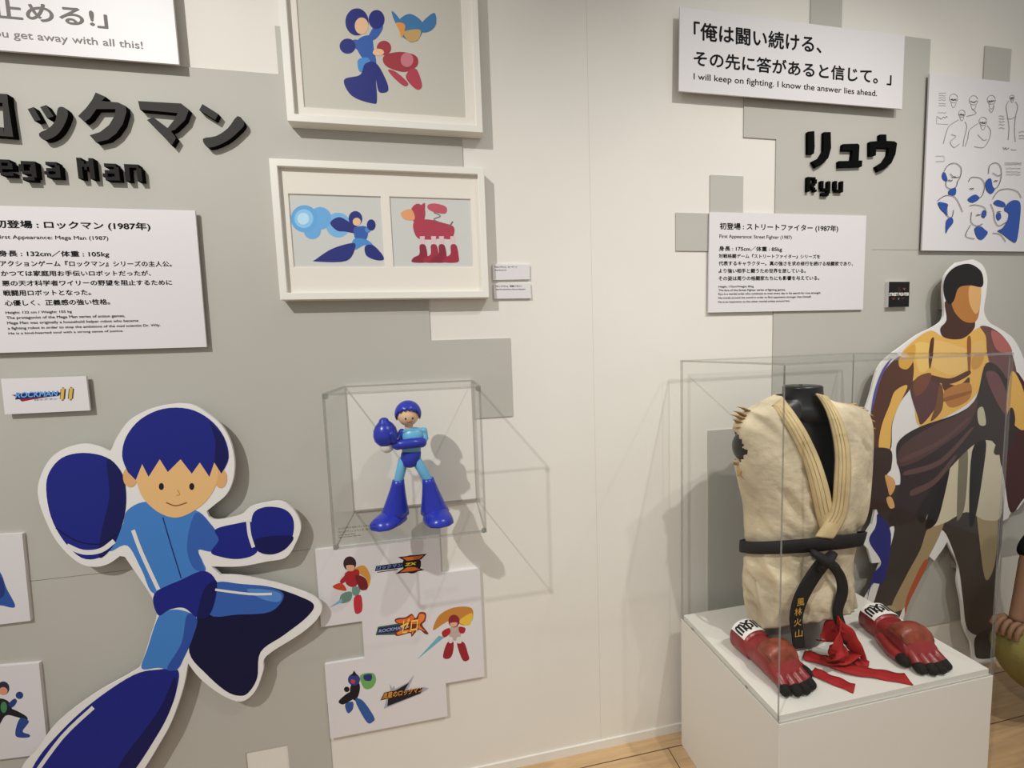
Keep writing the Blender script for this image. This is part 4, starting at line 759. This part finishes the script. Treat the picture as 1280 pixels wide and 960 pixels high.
GI = mat((208, 193, 164), 0.92, spec=0.08, bump=1.0, bscale=38, var=0.3, vscale=8); GIB = mat((202, 180, 136), 0.9, spec=0.1, bump=0.3, bscale=420, var=0.16, vscale=14); FRAY = mat((170, 138, 94), 0.95, spec=0.1, var=0.3, vscale=30)
# mannequin body
mb = MB(); NU = 48
rs = [[surf(2 * math.pi * j / NU, v - .95 * (v / 12) ** 1.2 * max(0, math.cos(2 * math.pi * j / NU)), -.030) for j in range(NU)] for v in [0.6 + 10.9 * i / 30 for i in range(31)]]
neck0 = surf(0, 0.6, -.024); cN = W(1003, 500, MY); tN = W(1003, 485, MY)
mb.rings(rs[::-1], BLK, cap1=False)
mb.build('body', mq)
rN = (W(1023, 486, MY) - W(984, 486, MY)).length / 2
mb = MB(); mb.rings([ring(cN + Vector((0, .0, -.06)), rN * 1.75, .085, 32), ring(cN + Vector((0, 0, -.02)), rN * 1.2, .065, 32), ring(cN + Vector((0, 0, .005)), rN * 1.0, .055, 32), ring(tN, rN * 0.97, .053, 32), ring(tN + Vector((0, 0, .004)), rN * .99, .054, 32), ring(tN + Vector((0, 0, .009)), rN * .9, .048, 32)], BLK); mb.build('neck', mq)
mb = MB(); ct = W(923, 558, MY); mb.ball(ct + Vector((.030, .0, -.005)), .05, BLK, 24, (.75, 1.0, 1.1)); mb.build('arm_stump', mq)
mb = MB(); k_ = W(1001, 482, MY); mb.tube([k_ + Vector((0, 0, -.012)), k_ + Vector((0, 0, .0))], [.006, .006], BLK, 12); mb.build('neck_knob', mq)
mb = MB(); c1 = W(1000, 772, MY); c1.z = PZ; mb.rings([ring((1.18, -MY + .02, PZ + .0004), .10, .07, 32, 3), ring((1.18, -MY + .02, PZ + .16), .10, .07, 32, 3)], mat((128, 128, 122), 0.5)); mb.build('stand_block', mq)
# jacket
gi = empty('karate_jacket', (1.19, -MY, 0.65), 'worn sleeveless cream karate jacket with frayed armholes', 'jacket')
def pin(px, py, poly):
    ins = False; n = len(poly)
    for i in range(n):
        (x0, y0), (x1, y1) = poly[i], poly[(i + 1) % n]
        if (y0 > py) != (y1 > py) and px < (x1 - x0) * (py - y0) / (y1 - y0) + x0: ins = not ins
    return ins
def proj(p):
    d = p - CAM; z = d.dot(_f); return 640 + F * d.dot(_r) / z, 480 + F * d.dot(_d) / z
VEE = [(960, 470), (976, 494), (998, 530), (1018, 568), (1030, 605), (1040, 640), (1049, 600), (1049, 560), (1042, 520), (1030, 494), (1044, 470)]
HOLE = [(913, 528), (919, 540), (925, 548), (929, 556), (926, 566), (930, 572), (923, 580), (914, 572), (905, 550)]
NU, NV_ = 144, 110; VMAX = 12.0
vs, fs = [], []
for i in range(NV_ + 1):
    for j in range(NU):
        u = 2 * math.pi * j / NU - math.pi; v = VMAX * i / NV_; p = surf(u, v); hem = 1 + 0.6 * (v / VMAX) ** 6
        fr_ = max(0.0, math.cos(u)); ve = v - .95 * (v / VMAX) ** 1.2 * fr_; p = surf(u, ve)
        waist = math.exp(-((ve - 8.42 + .67 * math.cos(u)) / .5) ** 2); arm_ = math.exp(-((abs(u) - 1.45) / .5) ** 2) * math.exp(-((ve - 4) / 2.5) ** 2)
        p = surf(u, ve, max(-.018, min(.0035, wr(p, 2.9 - 2.3 * waist) * (1 + .5 * arm_) - .007)) - .005 * waist); vs.append(p)
for i in range(NV_):
    for j in range(NU):
        k = (j + 1) % NU; f = [i * NU + j, (i + 1) * NU + j, (i + 1) * NU + k, i * NU + k]
        c = sum((vs[q] for q in f), Vector()) / 4; u = 2 * math.pi * (j + .5) / NU - math.pi; px, py = proj(c)
        if abs(u) < 1.6 and pin(px, py, VEE): continue
        if -2.1 < u < -1.0 and pin(px + 1.2 * math.sin(i * 2.1 + j * 1.3), py + 1.2 * math.cos(i * 1.7 + j), HOLE): continue
        fs.append(f)
mb = MB(); mb.add(vs, fs, GI, True); o = mb.build('jacket_body', gi, fix=True); sd = o.modifiers.new('cloth', 'SOLIDIFY'); sd.thickness = .003; sd.offset = -1
# lapel bands follow the surface
def onsurf(px, py, grow):           # point of the front surface seen at this photo point
    v = ray(px, py).normalized(); best = None; t0 = 0.6
    for it in range(400):
        t = t0 + it * .0035; p = CAM + v * t
        best = p
        # inside test against the ellipse at this height
        lo, hi = 0.0, len(RS) - 1.001
        for _ in range(18):
            m = (lo + hi) / 2; r_ = row(m)
            if r_[2] + r_[5] * (p.x - r_[0]) > p.z: lo = m
            else: hi = m
        cx, cy, cz, hx, b, sl = row(lo)
        if abs((p.x - cx) / (hx + grow)) ** 2.13 + abs((p.y - cy) / (b + grow)) ** 2.13 < 1: break
    return best
def band(name, left, right, grow, m, k=6):
    A = sm(left, k, False); B = sm(right, k, False); n = len(A); vs = []
    for i in range(n):
        for t in (0, .06, .5, .94, 1): vs.append(onsurf(A[i][0] + (B[i][0] - A[i][0]) * t, A[i][1] + (B[i][1] - A[i][1]) * t, grow - (.006 if t in (0, 1) else 0)))
    # smooth the stepped depth
    for _ in range(4):
        w_ = list(vs)
        for i in range(1, n - 1):
            for q in range(5): w_[i * 5 + q] = (vs[(i - 1) * 5 + q] + vs[i * 5 + q] * 2 + vs[(i + 1) * 5 + q]) / 4
        vs = w_
    mb = MB(); mb.add(vs, [[i * 5 + q, i * 5 + q + 1, (i + 1) * 5 + q + 1, (i + 1) * 5 + q] for i in range(n - 1) for q in range(4)], m, True)
    o = mb.build(name, gi); sd = o.modifiers.new('cloth', 'SOLIDIFY'); sd.thickness = .006; sd.offset = 0; return o
band('lapel', [(966, 507), (985, 536), (1004, 575), (1014, 612), (1022, 650), (1027, 664)], [(978, 497), (1003, 532), (1022, 570), (1034, 606), (1041, 636), (1043, 646)], .0105, GIB)
band('lapel', [(1020, 492), (1034, 515), (1044, 560), (1043, 600), (1040, 636), (1029, 656), (1019, 671)], [(1034, 496), (1052, 525), (1062, 565), (1062, 605), (1058, 640), (1050, 659), (1041, 673)], .0155, GIB)
# stitched rows along the lapels
ST = mat((172, 146, 102), 0.9)
la, lb_ = [c for c in gi.children if c.name.startswith('lapel')]
for f_ in (.25, .5, .75):
    for lp, A_0, B_0, g_ in ((la, [(967, 509), (985, 536), (1004, 575), (1014, 612), (1022, 650)], [(979, 499), (1003, 532), (1022, 570), (1034, 606), (1041, 636)], .0140), (lb_, [(1020, 492), (1034, 515), (1044, 560), (1043, 600), (1040, 636), (1032, 651)], [(1034, 496), (1052, 525), (1062, 565), (1062, 605), (1058, 640), (1050, 655)], .0190)):
        mid = [(p[0] + (q[0] - p[0]) * f_, p[1] + (q[1] - p[1]) * f_) for p, q in zip(A_0, B_0)]; pts = sm(mid, 6, False); P_ = [onsurf(x, y, g_) for x, y in pts]
        for _ in range(4): P_ = [P_[0]] + [(P_[i - 1] + P_[i] * 2 + P_[i + 1]) / 4 for i in range(1, len(P_) - 1)] + [P_[-1]]
        mb = MB(); mb.tube(P_, .0007, ST, 6); o = mb.build('stitching'); o.parent = lp
# frayed shoulder tips
def fray(name, tips, m):
    for base, tip, wd in tips:
        mb = MB(); a_, b_ = W(*base, MY), W(*tip, MY); b_ = a_.lerp(b_, random.uniform(.6, .95)) + Vector((0, 0, random.uniform(-.006, .003))); mb.tube([a_, a_.lerp(b_, .55) + Vector((0, -.004, .002)), b_], [wd * 1.5, wd * 1.1, wd * .25], m, 8, flat=.3); mb.build(name, gi)
fray('frayed_thread', [((928, 518), (910, 509), .010), ((926, 522), (911, 517), .010), ((924, 528), (912, 524), .010), ((934, 513), (920, 509), .009), ((923, 534), (913, 532), .009), ((920, 580), (916, 576), .006), ((924, 588), (921, 596), .005), ((928, 596), (930, 604), .005), ((923, 574), (928, 577), .004)], FRAY)
fray('frayed_thread', [((1074, 514), (1090, 514), .012), ((1078, 518), (1095, 521), .012), ((1082, 524), (1098, 528), .013), ((1066, 510), (1084, 509), .011), ((1086, 534), (1096, 540), .010), ((1058, 507), (1074, 504), .009)], FRAY)
# belt
bl = empty('black_belt', (1.19, -MY, 0.87), 'black cloth belt with gold kanji knotted around the jacket', 'belt')
BM = mat((24, 23, 25), 0.7, bump=0.2, bscale=500)
vs = []; NB = 72
for j in range(NB):
    u = 2 * math.pi * j / NB
    for v, g in ((8.15, .012), (8.17, .016), (8.42, .017), (8.67, .016), (8.69, .012)):
        vs.append(surf(u, v - .67 * math.cos(u), g - .001))
mb = MB(); mb.add(vs, [[j * 5 + q, j * 5 + q + 1, ((j + 1) % NB) * 5 + q + 1, ((j + 1) % NB) * 5 + q] for j in range(NB) for q in range(4)], BM, True); o = mb.build('waistband', bl, fix=True); sd = o.modifiers.new('cloth', 'SOLIDIFY'); sd.thickness = .005; sd.offset = -1
def strip(name, parent, cl, widths, offs, m, thick=.004, k=6):
    P = sm([(x, y, w_, o_) for (x, y), w_, o_ in zip(cl, widths, offs)], k, False); vs = []
    for i, (x, y, w_, o_) in enumerate(P):
        q = P[min(i + 1, len(P) - 1)]; r_ = P[max(i - 1, 0)]; dx, dy = q[0] - r_[0], q[1] - r_[1]; l = math.hypot(dx, dy) or 1; nx, ny = -dy / l, dx / l
        for t in (-.5, -.25, 0, .25, .5): vs.append(W(x + nx * w_ * t, y + ny * w_ * t, o_))
    mb = MB(); n = len(P); mb.add(vs, [[i * 5 + q, i * 5 + q + 1, (i + 1) * 5 + q + 1, (i + 1) * 5 + q] for i in range(n - 1) for q in range(4)], m, True)
    o = mb.build(name, parent); sd = o.modifiers.new('cloth', 'SOLIDIFY'); sd.thickness = thick; sd.offset = 0; return o
mb = MB(); mb.tube([W(1018, 692, .405), W(1030, 700, .418), W(1043, 706, .405)], [.018, .025, .018], BM, 14, flat=.62); mb.tube([W(1041, 692, .405), W(1033, 702, .422), W(1024, 711, .408)], [.013, .019, .013], BM, 12, flat=.6); mb.build('knot', bl)
tail1 = strip('belt_tail', bl, [(1029, 703), (1014, 724), (1001, 748), (995, 772), (997, 792), (999, 810)], [17, 17, 17, 15.5, 14.5, 14.5], [.405, .405, .40, .398, .398, .398], BM)
strip('belt_tail', bl, [(1038, 704), (1050, 720), (1053, 740), (1047, 764), (1052, 784), (1061, 803)], [11, 12, 13, 12, 12, 12], [.40, .40, .395, .392, .392, .392], BM)
for ch, x, y, hw in (('風', 1000.5, 752.5, 4.6), ('林', 997.5, 764.5, 4.6), ('火', 996.8, 777.5, 4.6), ('山', 998.2, 791.5, 4.6)):
    text(bl, ch, (x - hw, y + 4.8), (x + hw, y + 4.8), (x - hw, y - 4.8), .4035, (196, 150, 70), 0.01, 'gold_kanji')

# ------------------------------------------------------------------ leather gloves
LEA = mat((138, 36, 38), 0.34, spec=0.5, bump=0.25, bscale=90, var=0.16, vscale=26); LEAW = mat((132, 56, 36), 0.4, spec=0.5, bump=0.2, bscale=110, var=0.4, vscale=40); GB = mat((14, 14, 15), 0.8); PATCH = mat((226, 222, 216), 0.6)
def glove(label, cuff, tip, mir):
    cuff = Vector((cuff[0], cuff[1], PZ + .0006)); tip = Vector((tip[0], tip[1], PZ + .0006)); ax = (tip - cuff); L = ax.length; ax.normalize(); sd = Vector((-ax.y, ax.x, 0)) * -1   # sd: towards the viewer's right when ax points to the viewer
    if sd.x < 0: sd = -sd
    root = empty('fist_glove', cuff, label, 'glove', 'red leather gloves')
    prof = [(0, .049, .090), (.02, .0515, .094), (.12, .0515, .093), (.25, .050, .089), (.30, .0475, .083), (.36, .0485, .084), (.45, .052, .088), (.55, .056, .094), (.64, .058, .095), (.72, .058, .089), (.78, .057, .076), (.82, .056, .058), (.86, .053, .046)]
    def S(t, a, g=0.0):               # a: 0 = right side at the table, pi = left side; over the top
        for i in range(len(prof) - 1):
            if prof[i][0] <= t <= prof[i + 1][0]: break
        k = (t - prof[i][0]) / (prof[i + 1][0] - prof[i][0]); hw = prof[i][1] + (prof[i + 1][1] - prof[i][1]) * k; hh = prof[i][2] + (prof[i + 1][2] - prof[i][2]) * k
        cz = hh * .5; e = .86; c_, s_ = math.cos(a), math.sin(a)
        x = (hw + g) * math.copysign(abs(c_) ** e, c_); z = cz + (hh * .5 + g) * math.copysign(abs(s_) ** e, s_)
        return cuff + ax * (L * t) + sd * x + Vector((0, 0, max(z, 0)))
    N = 36; mb = MB(); ts = [0, .01, .02, .06, .12, .18, .24, .265, .28, .3, .33, .38, .44, .5, .56, .62, .68, .72, .76, .79, .82, .84, .86]
    rs = []
    for t in ts:
        r_ = []
        for j in range(N):
            a = 2 * math.pi * j / N; p = S(t, a); g = .0025 * noise.noise(p * 28) + (.0015 * math.sin(t * 60 + 3 * a) if .28 < t < .6 else 0)
            r_.append(S(t, a, g if t > .02 else -.006 * (1 - t / .02)))
        rs.append(r_)
    mb.rings(rs, LEA); mb.build('hand_shell', root)
    # cuff rim, band and worn knuckle pad
    mb = MB(); mb.rings([[S(t, 2 * math.pi * j / N, g) for j in range(N)] for t, g in ((.0, .001), (.004, .004), (.285, .004), (.297, .001))], LEA, False, False); mb.build('cuff', root)
    mb = MB(); nn = 14; vs = []
    for i in range(nn + 1):
        for j in range(nn + 1):
            t = .46 + .32 * i / nn; a = math.radians(28 + 124 * j / nn); x, y = i / nn * 2 - 1, j / nn * 2 - 1; g = .018 * max(0, (1 - x ** 4) * (1 - y ** 4)) ** .6 - .002; vs.append(S(t, a, g))
    mb.add(vs, [[i * (nn + 1) + j, i * (nn + 1) + j + 1, (i + 1) * (nn + 1) + j + 1, (i + 1) * (nn + 1) + j] for i in range(nn) for j in range(nn)], LEAW, True); mb.build('knuckle_pad', root, fix=True)
    # white patch with a black mark
    a0, a1 = math.radians(30), math.radians(150); t0, t1 = .022, .262; mb = MB(); vs = []
    for i in range(9):
        for j in range(13): vs.append(S(t0 + (t1 - t0) * i / 8, a0 + (a1 - a0) * j / 12, .0065))
    mb.add(vs, [[i * 13 + j, i * 13 + j + 1, (i + 1) * 13 + j + 1, (i + 1) * 13 + j] for i in range(8) for j in range(12)], PATCH, True); pt = mb.build('patch', root, fix=True)
    mb = MB(); Lm = lambda u, v: S(t0 + (t1 - t0) * (.5 + v * .5), a1 + (a0 - a1) * (.5 + u * .5), .0075)    # u along the writing, v downwards
    def st(pts, wd=.15):
        pts = sm([tuple(p) for p in pts], 5, False) if len(pts) > 2 else [tuple(pts[0]), ((pts[0][0] + pts[1][0]) / 2, (pts[0][1] + pts[1][1]) / 2), tuple(pts[1])]
        vs = []
        for i, p in enumerate(pts):
            q = pts[min(i + 1, len(pts) - 1)]; r_ = pts[max(i - 1, 0)]; dx, dy = q[0] - r_[0], (q[1] - r_[1]); l = math.hypot(dx, dy) or 1; nx, ny = -dy / l * wd * .42, dx / l * wd * .5
            vs += [Lm(p[0] + nx, p[1] + ny), Lm(p[0] - nx, p[1] - ny)]
        mb.add(vs, [[2 * i, 2 * i + 1, 2 * i + 3, 2 * i + 2] for i in range(len(pts) - 1)], GB)
    st([(-.84, .62), (-.84, -.25), (-.74, -.58), (-.63, -.25), (-.63, .55)]); st([(-.63, .55), (-.63, -.2), (-.52, -.55), (-.42, -.2), (-.42, .62)])
    st([(-.36, -.7), (-.16, -.2)]); st([(.06, -.72), (-.16, -.2)]); st([(-.16, -.3), (-.16, .72)]); st([(-.36, .15), (-.3, -.12), (-.16, -.2), (0, -.1), (.05, .15), (0, .4), (-.16, .48), (-.3, .4), (-.36, .15)], .12)
    st([(.2, -.66), (.2, .66)]); st([(.4, -.66), (.4, .3), (.5, .62), (.6, .3), (.6, -.6)]); st([(.6, .3), (.7, .62), (.82, .3), (.82, -.6)])
    mb.build('patch_mark', pt)
    # four finger sleeves with open black ends, and the thumb
    for q in range(4):
        off = (q - 1.5) * .0262; ln = (.043, .050, .048, .038)[q if mir > 0 else 3 - q]; b0 = cuff + ax * (L * .73) + sd * off + Vector((0, 0, .043)); b1 = b0 + ax * (.022) + Vector((0, 0, -.010)); b2 = b0 + ax * ln + Vector((0, 0, -.0225)) + sd * (off * .12)
        mb = MB(); mb.tube([b0, b1, b2], [.0165, .0162, .0155], LEA, 16); fo = mb.build('finger', root)
        d = (b2 - b1).normalized(); mb = MB(); mb.tube([b2 - d * .003, b2 + d * .010], [.0163, .0158], GB, 16); mb.build('finger_opening', fo)
    sgn = -1 * mir; t0_ = cuff + ax * (L * .40) + sd * (sgn * .050) + Vector((0, 0, .030)); t1_ = t0_ + ax * .05 + sd * (sgn * .016) + Vector((0, 0, -.008)); t2_ = t1_ + ax * .032 + sd * (sgn * .002)
    mb = MB(); mb.tube([t0_, t1_, t2_], [.020, .019, .017], LEA, 16); th = mb.build('thumb', root); d = (t2_ - t1_).normalized(); mb = MB(); mb.tube([t2_ - d * .002, t2_ + d * .010], [.0178, .017], GB, 16); mb.build('thumb_opening', th)
g1_, g2_ = G(928, 797, PZ + .03), G(1002, 862, PZ + .02); g3_, g4_ = G(1090, 776, PZ + .03), G(1171, 836, PZ + .02)
glove('red leather glove at the near case corner, mark on its white cuff patch', g1_, g2_, -1)
glove('red leather glove beside the fighter cutout, mark on its white cuff patch', g3_, g4_, 1)

# ------------------------------------------------------------------ red cloth band
hb = empty('cloth_band', (1.2, -.36, PZ), 'crumpled red cloth band lying between the two gloves', 'headband')
RC = mat((160, 30, 32), 0.75, bump=0.2, bscale=300, var=0.08, vscale=30)
def ribbon(name, pts, wd, k=7, m=RC):
    P = sm([(*p,) for p in pts], k, False); vs = []
    for i, p in enumerate(P):
        q, r_ = Vector(P[min(i + 1, len(P) - 1)][:3]), Vector(P[max(i - 1, 0)][:3]); t = (q - r_).normalized(); tw = math.radians(p[3]); up = Vector((0, 0, 1)); s_ = t.cross(up)
        s_ = s_.normalized() if s_.length > 1e-4 else Vector((1, 0, 0)); n_ = s_.cross(t); d = s_ * math.cos(tw) + n_ * math.sin(tw)
        for a in (-.5, -.2, .1, .5): vs.append(Vector(p[:3]) + d * wd * a + n_ * (.002 * math.sin(i * .8 + a * 5)))
    n = len(P); mb = MB(); mb.add(vs, [[i * 4 + q, i * 4 + q + 1, (i + 1) * 4 + q + 1, (i + 1) * 4 + q] for i in range(n - 1) for q in range(3)], m, True)
    o = mb.build(name, hb); sd = o.modifiers.new('cloth', 'SOLIDIFY'); sd.thickness = .0022; sd.offset = 0; return o
def gp(px, py, z, tw=0): p = G(px, py, PZ + z); return (p.x, p.y, PZ + z, tw)
ribbon('band_tail', [gp(1016, 838, .006), gp(1032, 846, .006), gp(1054, 855, .004), gp(1068, 861, .004)], .042)
ribbon('band_tail', [gp(1030, 824, .012, 10), gp(1052, 834, .010), gp(1085, 840, .006), gp(1112, 845, .004), gp(1136, 849, .004)], .044)
ribbon('band_loop', [gp(1005, 818, .008), gp(1020, 822, .012), gp(1040, 826, .016, 8), gp(1056, 824, .02, 20), gp(1070, 815, .024, 30)], .05)
def wp(px, py, off, tw=0): p = W(px, py, off); return (p.x, p.y, p.z, tw)
ribbon('band_loop', [wp(1024, 800, .36, 30), wp(1034, 800, .37, 50), wp(1042, 786, .385, 70), wp(1048, 780, .40, 90), wp(1050, 796, .42, 80), wp(1046, 818, .43, 60), gp(1044, 828, .014, 10)], .050)
ribbon('band_loop', [wp(1044, 780, .39, 90), wp(1058, 792, .40, 70), wp(1066, 806, .40, 45), gp(1076, 824, .012, 20), gp(1066, 828, .008, 0)], .046)
mb = MB(); kc = Vector(gp(1048, 815, .03)[:3]); 
vs_ = []; mb.ball(kc, .026, RC, 24, (1.25, .9, 1.0))
mb.v = [tuple(Vector(v) + (Vector(v) - kc).normalized() * .008 * noise.noise(Vector(v) * 45)) for v in mb.v]; mb.build('knot', hb)

# ------------------------------------------------------------------ crouching visitor at the frame edge
vis = empty('person', (2.45, -.34, 0), 'crouching person in olive trousers and black sleeve at the frame edge', 'person')
OLV = mat((132, 122, 72), 0.85, spec=0.1, bump=0.3, bscale=120, var=0.12, vscale=12); SKN = mat((132, 98, 74), 0.6); BSL = mat((22, 21, 22), 0.9, spec=0.1); HAIR = mat((26, 20, 18), 0.6)
def skin(name, joints, edges, m, parent, lev=2):
    me = bpy.data.meshes.new(name); me.from_pydata([j[:3] for j in joints], edges, []); o = bpy.data.objects.new(name, me); COL.objects.link(o)
    md = o.modifiers.new('skin', 'SKIN'); md.use_smooth_shade = True
    for v, j in zip(me.skin_vertices[0].data, joints): v.radius = (j[3], j[3])
    me.skin_vertices[0].data[0].use_root = True
    sb = o.modifiers.new('smooth', 'SUBSURF'); sb.levels = lev; sb.render_levels = lev
    dg = bpy.context.evaluated_depsgraph_get(); dg.update(); m2 = bpy.data.meshes.new_from_object(o.evaluated_get(dg)); bpy.data.objects.remove(o)
    m2.materials.clear(); m2.materials.append(m)
    for p in m2.polygons: p.use_smooth = True; p.material_index = 0
    o = bpy.data.objects.new(name, m2); COL.objects.link(o); put(o, parent); return o
Y1, Y2 = -.30, -.58
# body: pelvis, spine, neck, head, arms
J = [(2.60, -.44, .34, .13), (2.58, -.44, .55, .13), (2.50, -.44, .78, .135), (2.44, -.44, .93, .08), (2.40, -.44, 1.03, .05), (2.38, -.44, 1.10, .075), (2.36, -.44, 1.18, .095), (2.38, -.44, 1.25, .075),
     (2.46, -.27, .90, .055), (2.36, -.27, .80, .045), (2.215, -.285, .735, .036), (2.165, -.295, .60, .030), (2.128, -.30, .50, .024), (2.118, -.302, .475, .026),
     (2.46, -.61, .90, .055), (2.38, -.64, .74, .045), (2.28, -.62, .62, .036), (2.19, -.60, .53, .028), (2.15, -.59, .49, .026)]
skin('body', J, [(0, 1), (1, 2), (2, 3), (3, 4), (4, 5), (5, 6), (6, 7), (3, 8), (8, 9), (9, 10), (10, 11), (11, 12), (12, 13), (3, 14), (14, 15), (15, 16), (16, 17), (17, 18)], SKN, vis)
for hx, hy, hz in ((2.118, -.302, .475), (2.15, -.59, .49)):
    mb = MB()
    for q in range(4):
        y = hy + (q - 1.5) * .019; mb.tube([(hx - .004, y, hz + .004), (hx - .03, y, hz - .002), (hx - .046, y, hz - .024), (hx - .048, y, hz - .046)], [.009, .0085, .008, .0068], SKN, 10)
    mb.tube([(hx + .004, hy + .034, hz + .004), (hx - .018, hy + .05, hz - .012), (hx - .03, hy + .052, hz - .03)], [.011, .010, .008], SKN, 10); mb.build('fingers', vis)
skin('shirt', [(2.61, -.44, .36, .145), (2.58, -.44, .56, .15), (2.50, -.44, .78, .155), (2.44, -.44, .955, .115), (2.46, -.27, .90, .072), (2.36, -.27, .80, .062), (2.222, -.284, .745, .050), (2.205, -.287, .70, .047), (2.46, -.61, .90, .072), (2.38, -.64, .74, .060), (2.31, -.63, .66, .05)], [(0, 1), (1, 2), (2, 3), (3, 4), (4, 5), (5, 6), (6, 7), (3, 8), (8, 9), (9, 10)], BSL, vis)
for y in (Y1, Y2):
    skin('trouser_leg', [(2.60, -.44 + (y + .44) * .5, .33, .12), (2.40, y, .37, .105), (2.18, y, .395, .088), (2.125, y, .37, .085), (2.19, y, .28, .084), (2.33, y, .17, .074), (2.43, y, .10, .062)], [(0, 1), (1, 2), (2, 3), (3, 4), (4, 5), (5, 6)], OLV, vis)
    mb = MB(); rs = []
    for k in range(10):
        t = k / 9; x = 2.53 - .26 * t; hw = .046 * math.sin(math.pi * (.15 + .72 * t)) ** .5 * (1 if 0 < k < 9 else .5); hh = (.085 - .05 * t) * (1 if 0 < k < 9 else .5)
        rs.append([(x, y + hw * math.cos(a), .0006 + hh * max(0, math.sin(a))) for a in [math.pi * j / 12 for j in range(13)]])
    mb.rings(rs, mat((48, 44, 42), 0.6)); mb.build('shoe', vis)
mb = MB(); mb.ball((2.375, -.44, 1.225), .108, HAIR, 22, (.95, .85, .8)); mb.build('hair', vis)
HX, HY, HZ = 2.362, -.44, 1.155
for sy in (-1, 1):
    mb = MB(); mb.ball((HX - .083, HY + sy * .034, HZ + .028), .0125, mat((228, 224, 218), .3), 14, (.6, 1.1, .7)); mb.ball((HX - .0895, HY + sy * .034, HZ + .028), .006, mat((40, 28, 22), .3), 10, (.5, 1, 1)); mb.build('eye', vis)
    mb = MB(); mb.tube([(HX - .088, HY + sy * .018, HZ + .050), (HX - .088, HY + sy * .050, HZ + .050)], [.005, .004], HAIR, 8, flat=.6); mb.build('eyebrow', vis)
    mb = MB(); mb.ball((HX + .01, HY + sy * .09, HZ + .005), .03, SKN, 16, (.7, .35, 1.1)); mb.build('ear', vis)
mb = MB(); mb.tube([(HX - .086, HY, HZ + .035), (HX - .100, HY, HZ + .008), (HX - .106, HY, HZ - .008)], [.009, .012, .015], SKN, 12); mb.build('nose', vis)
mb = MB(); mb.tube([(HX - .080, HY - .025, HZ - .042), (HX - .089, HY, HZ - .040), (HX - .080, HY + .025, HZ - .042)], [.004, .007, .004], mat((120, 70, 62), .5), 10); mb.build('mouth', vis)
vis.location.x += .05
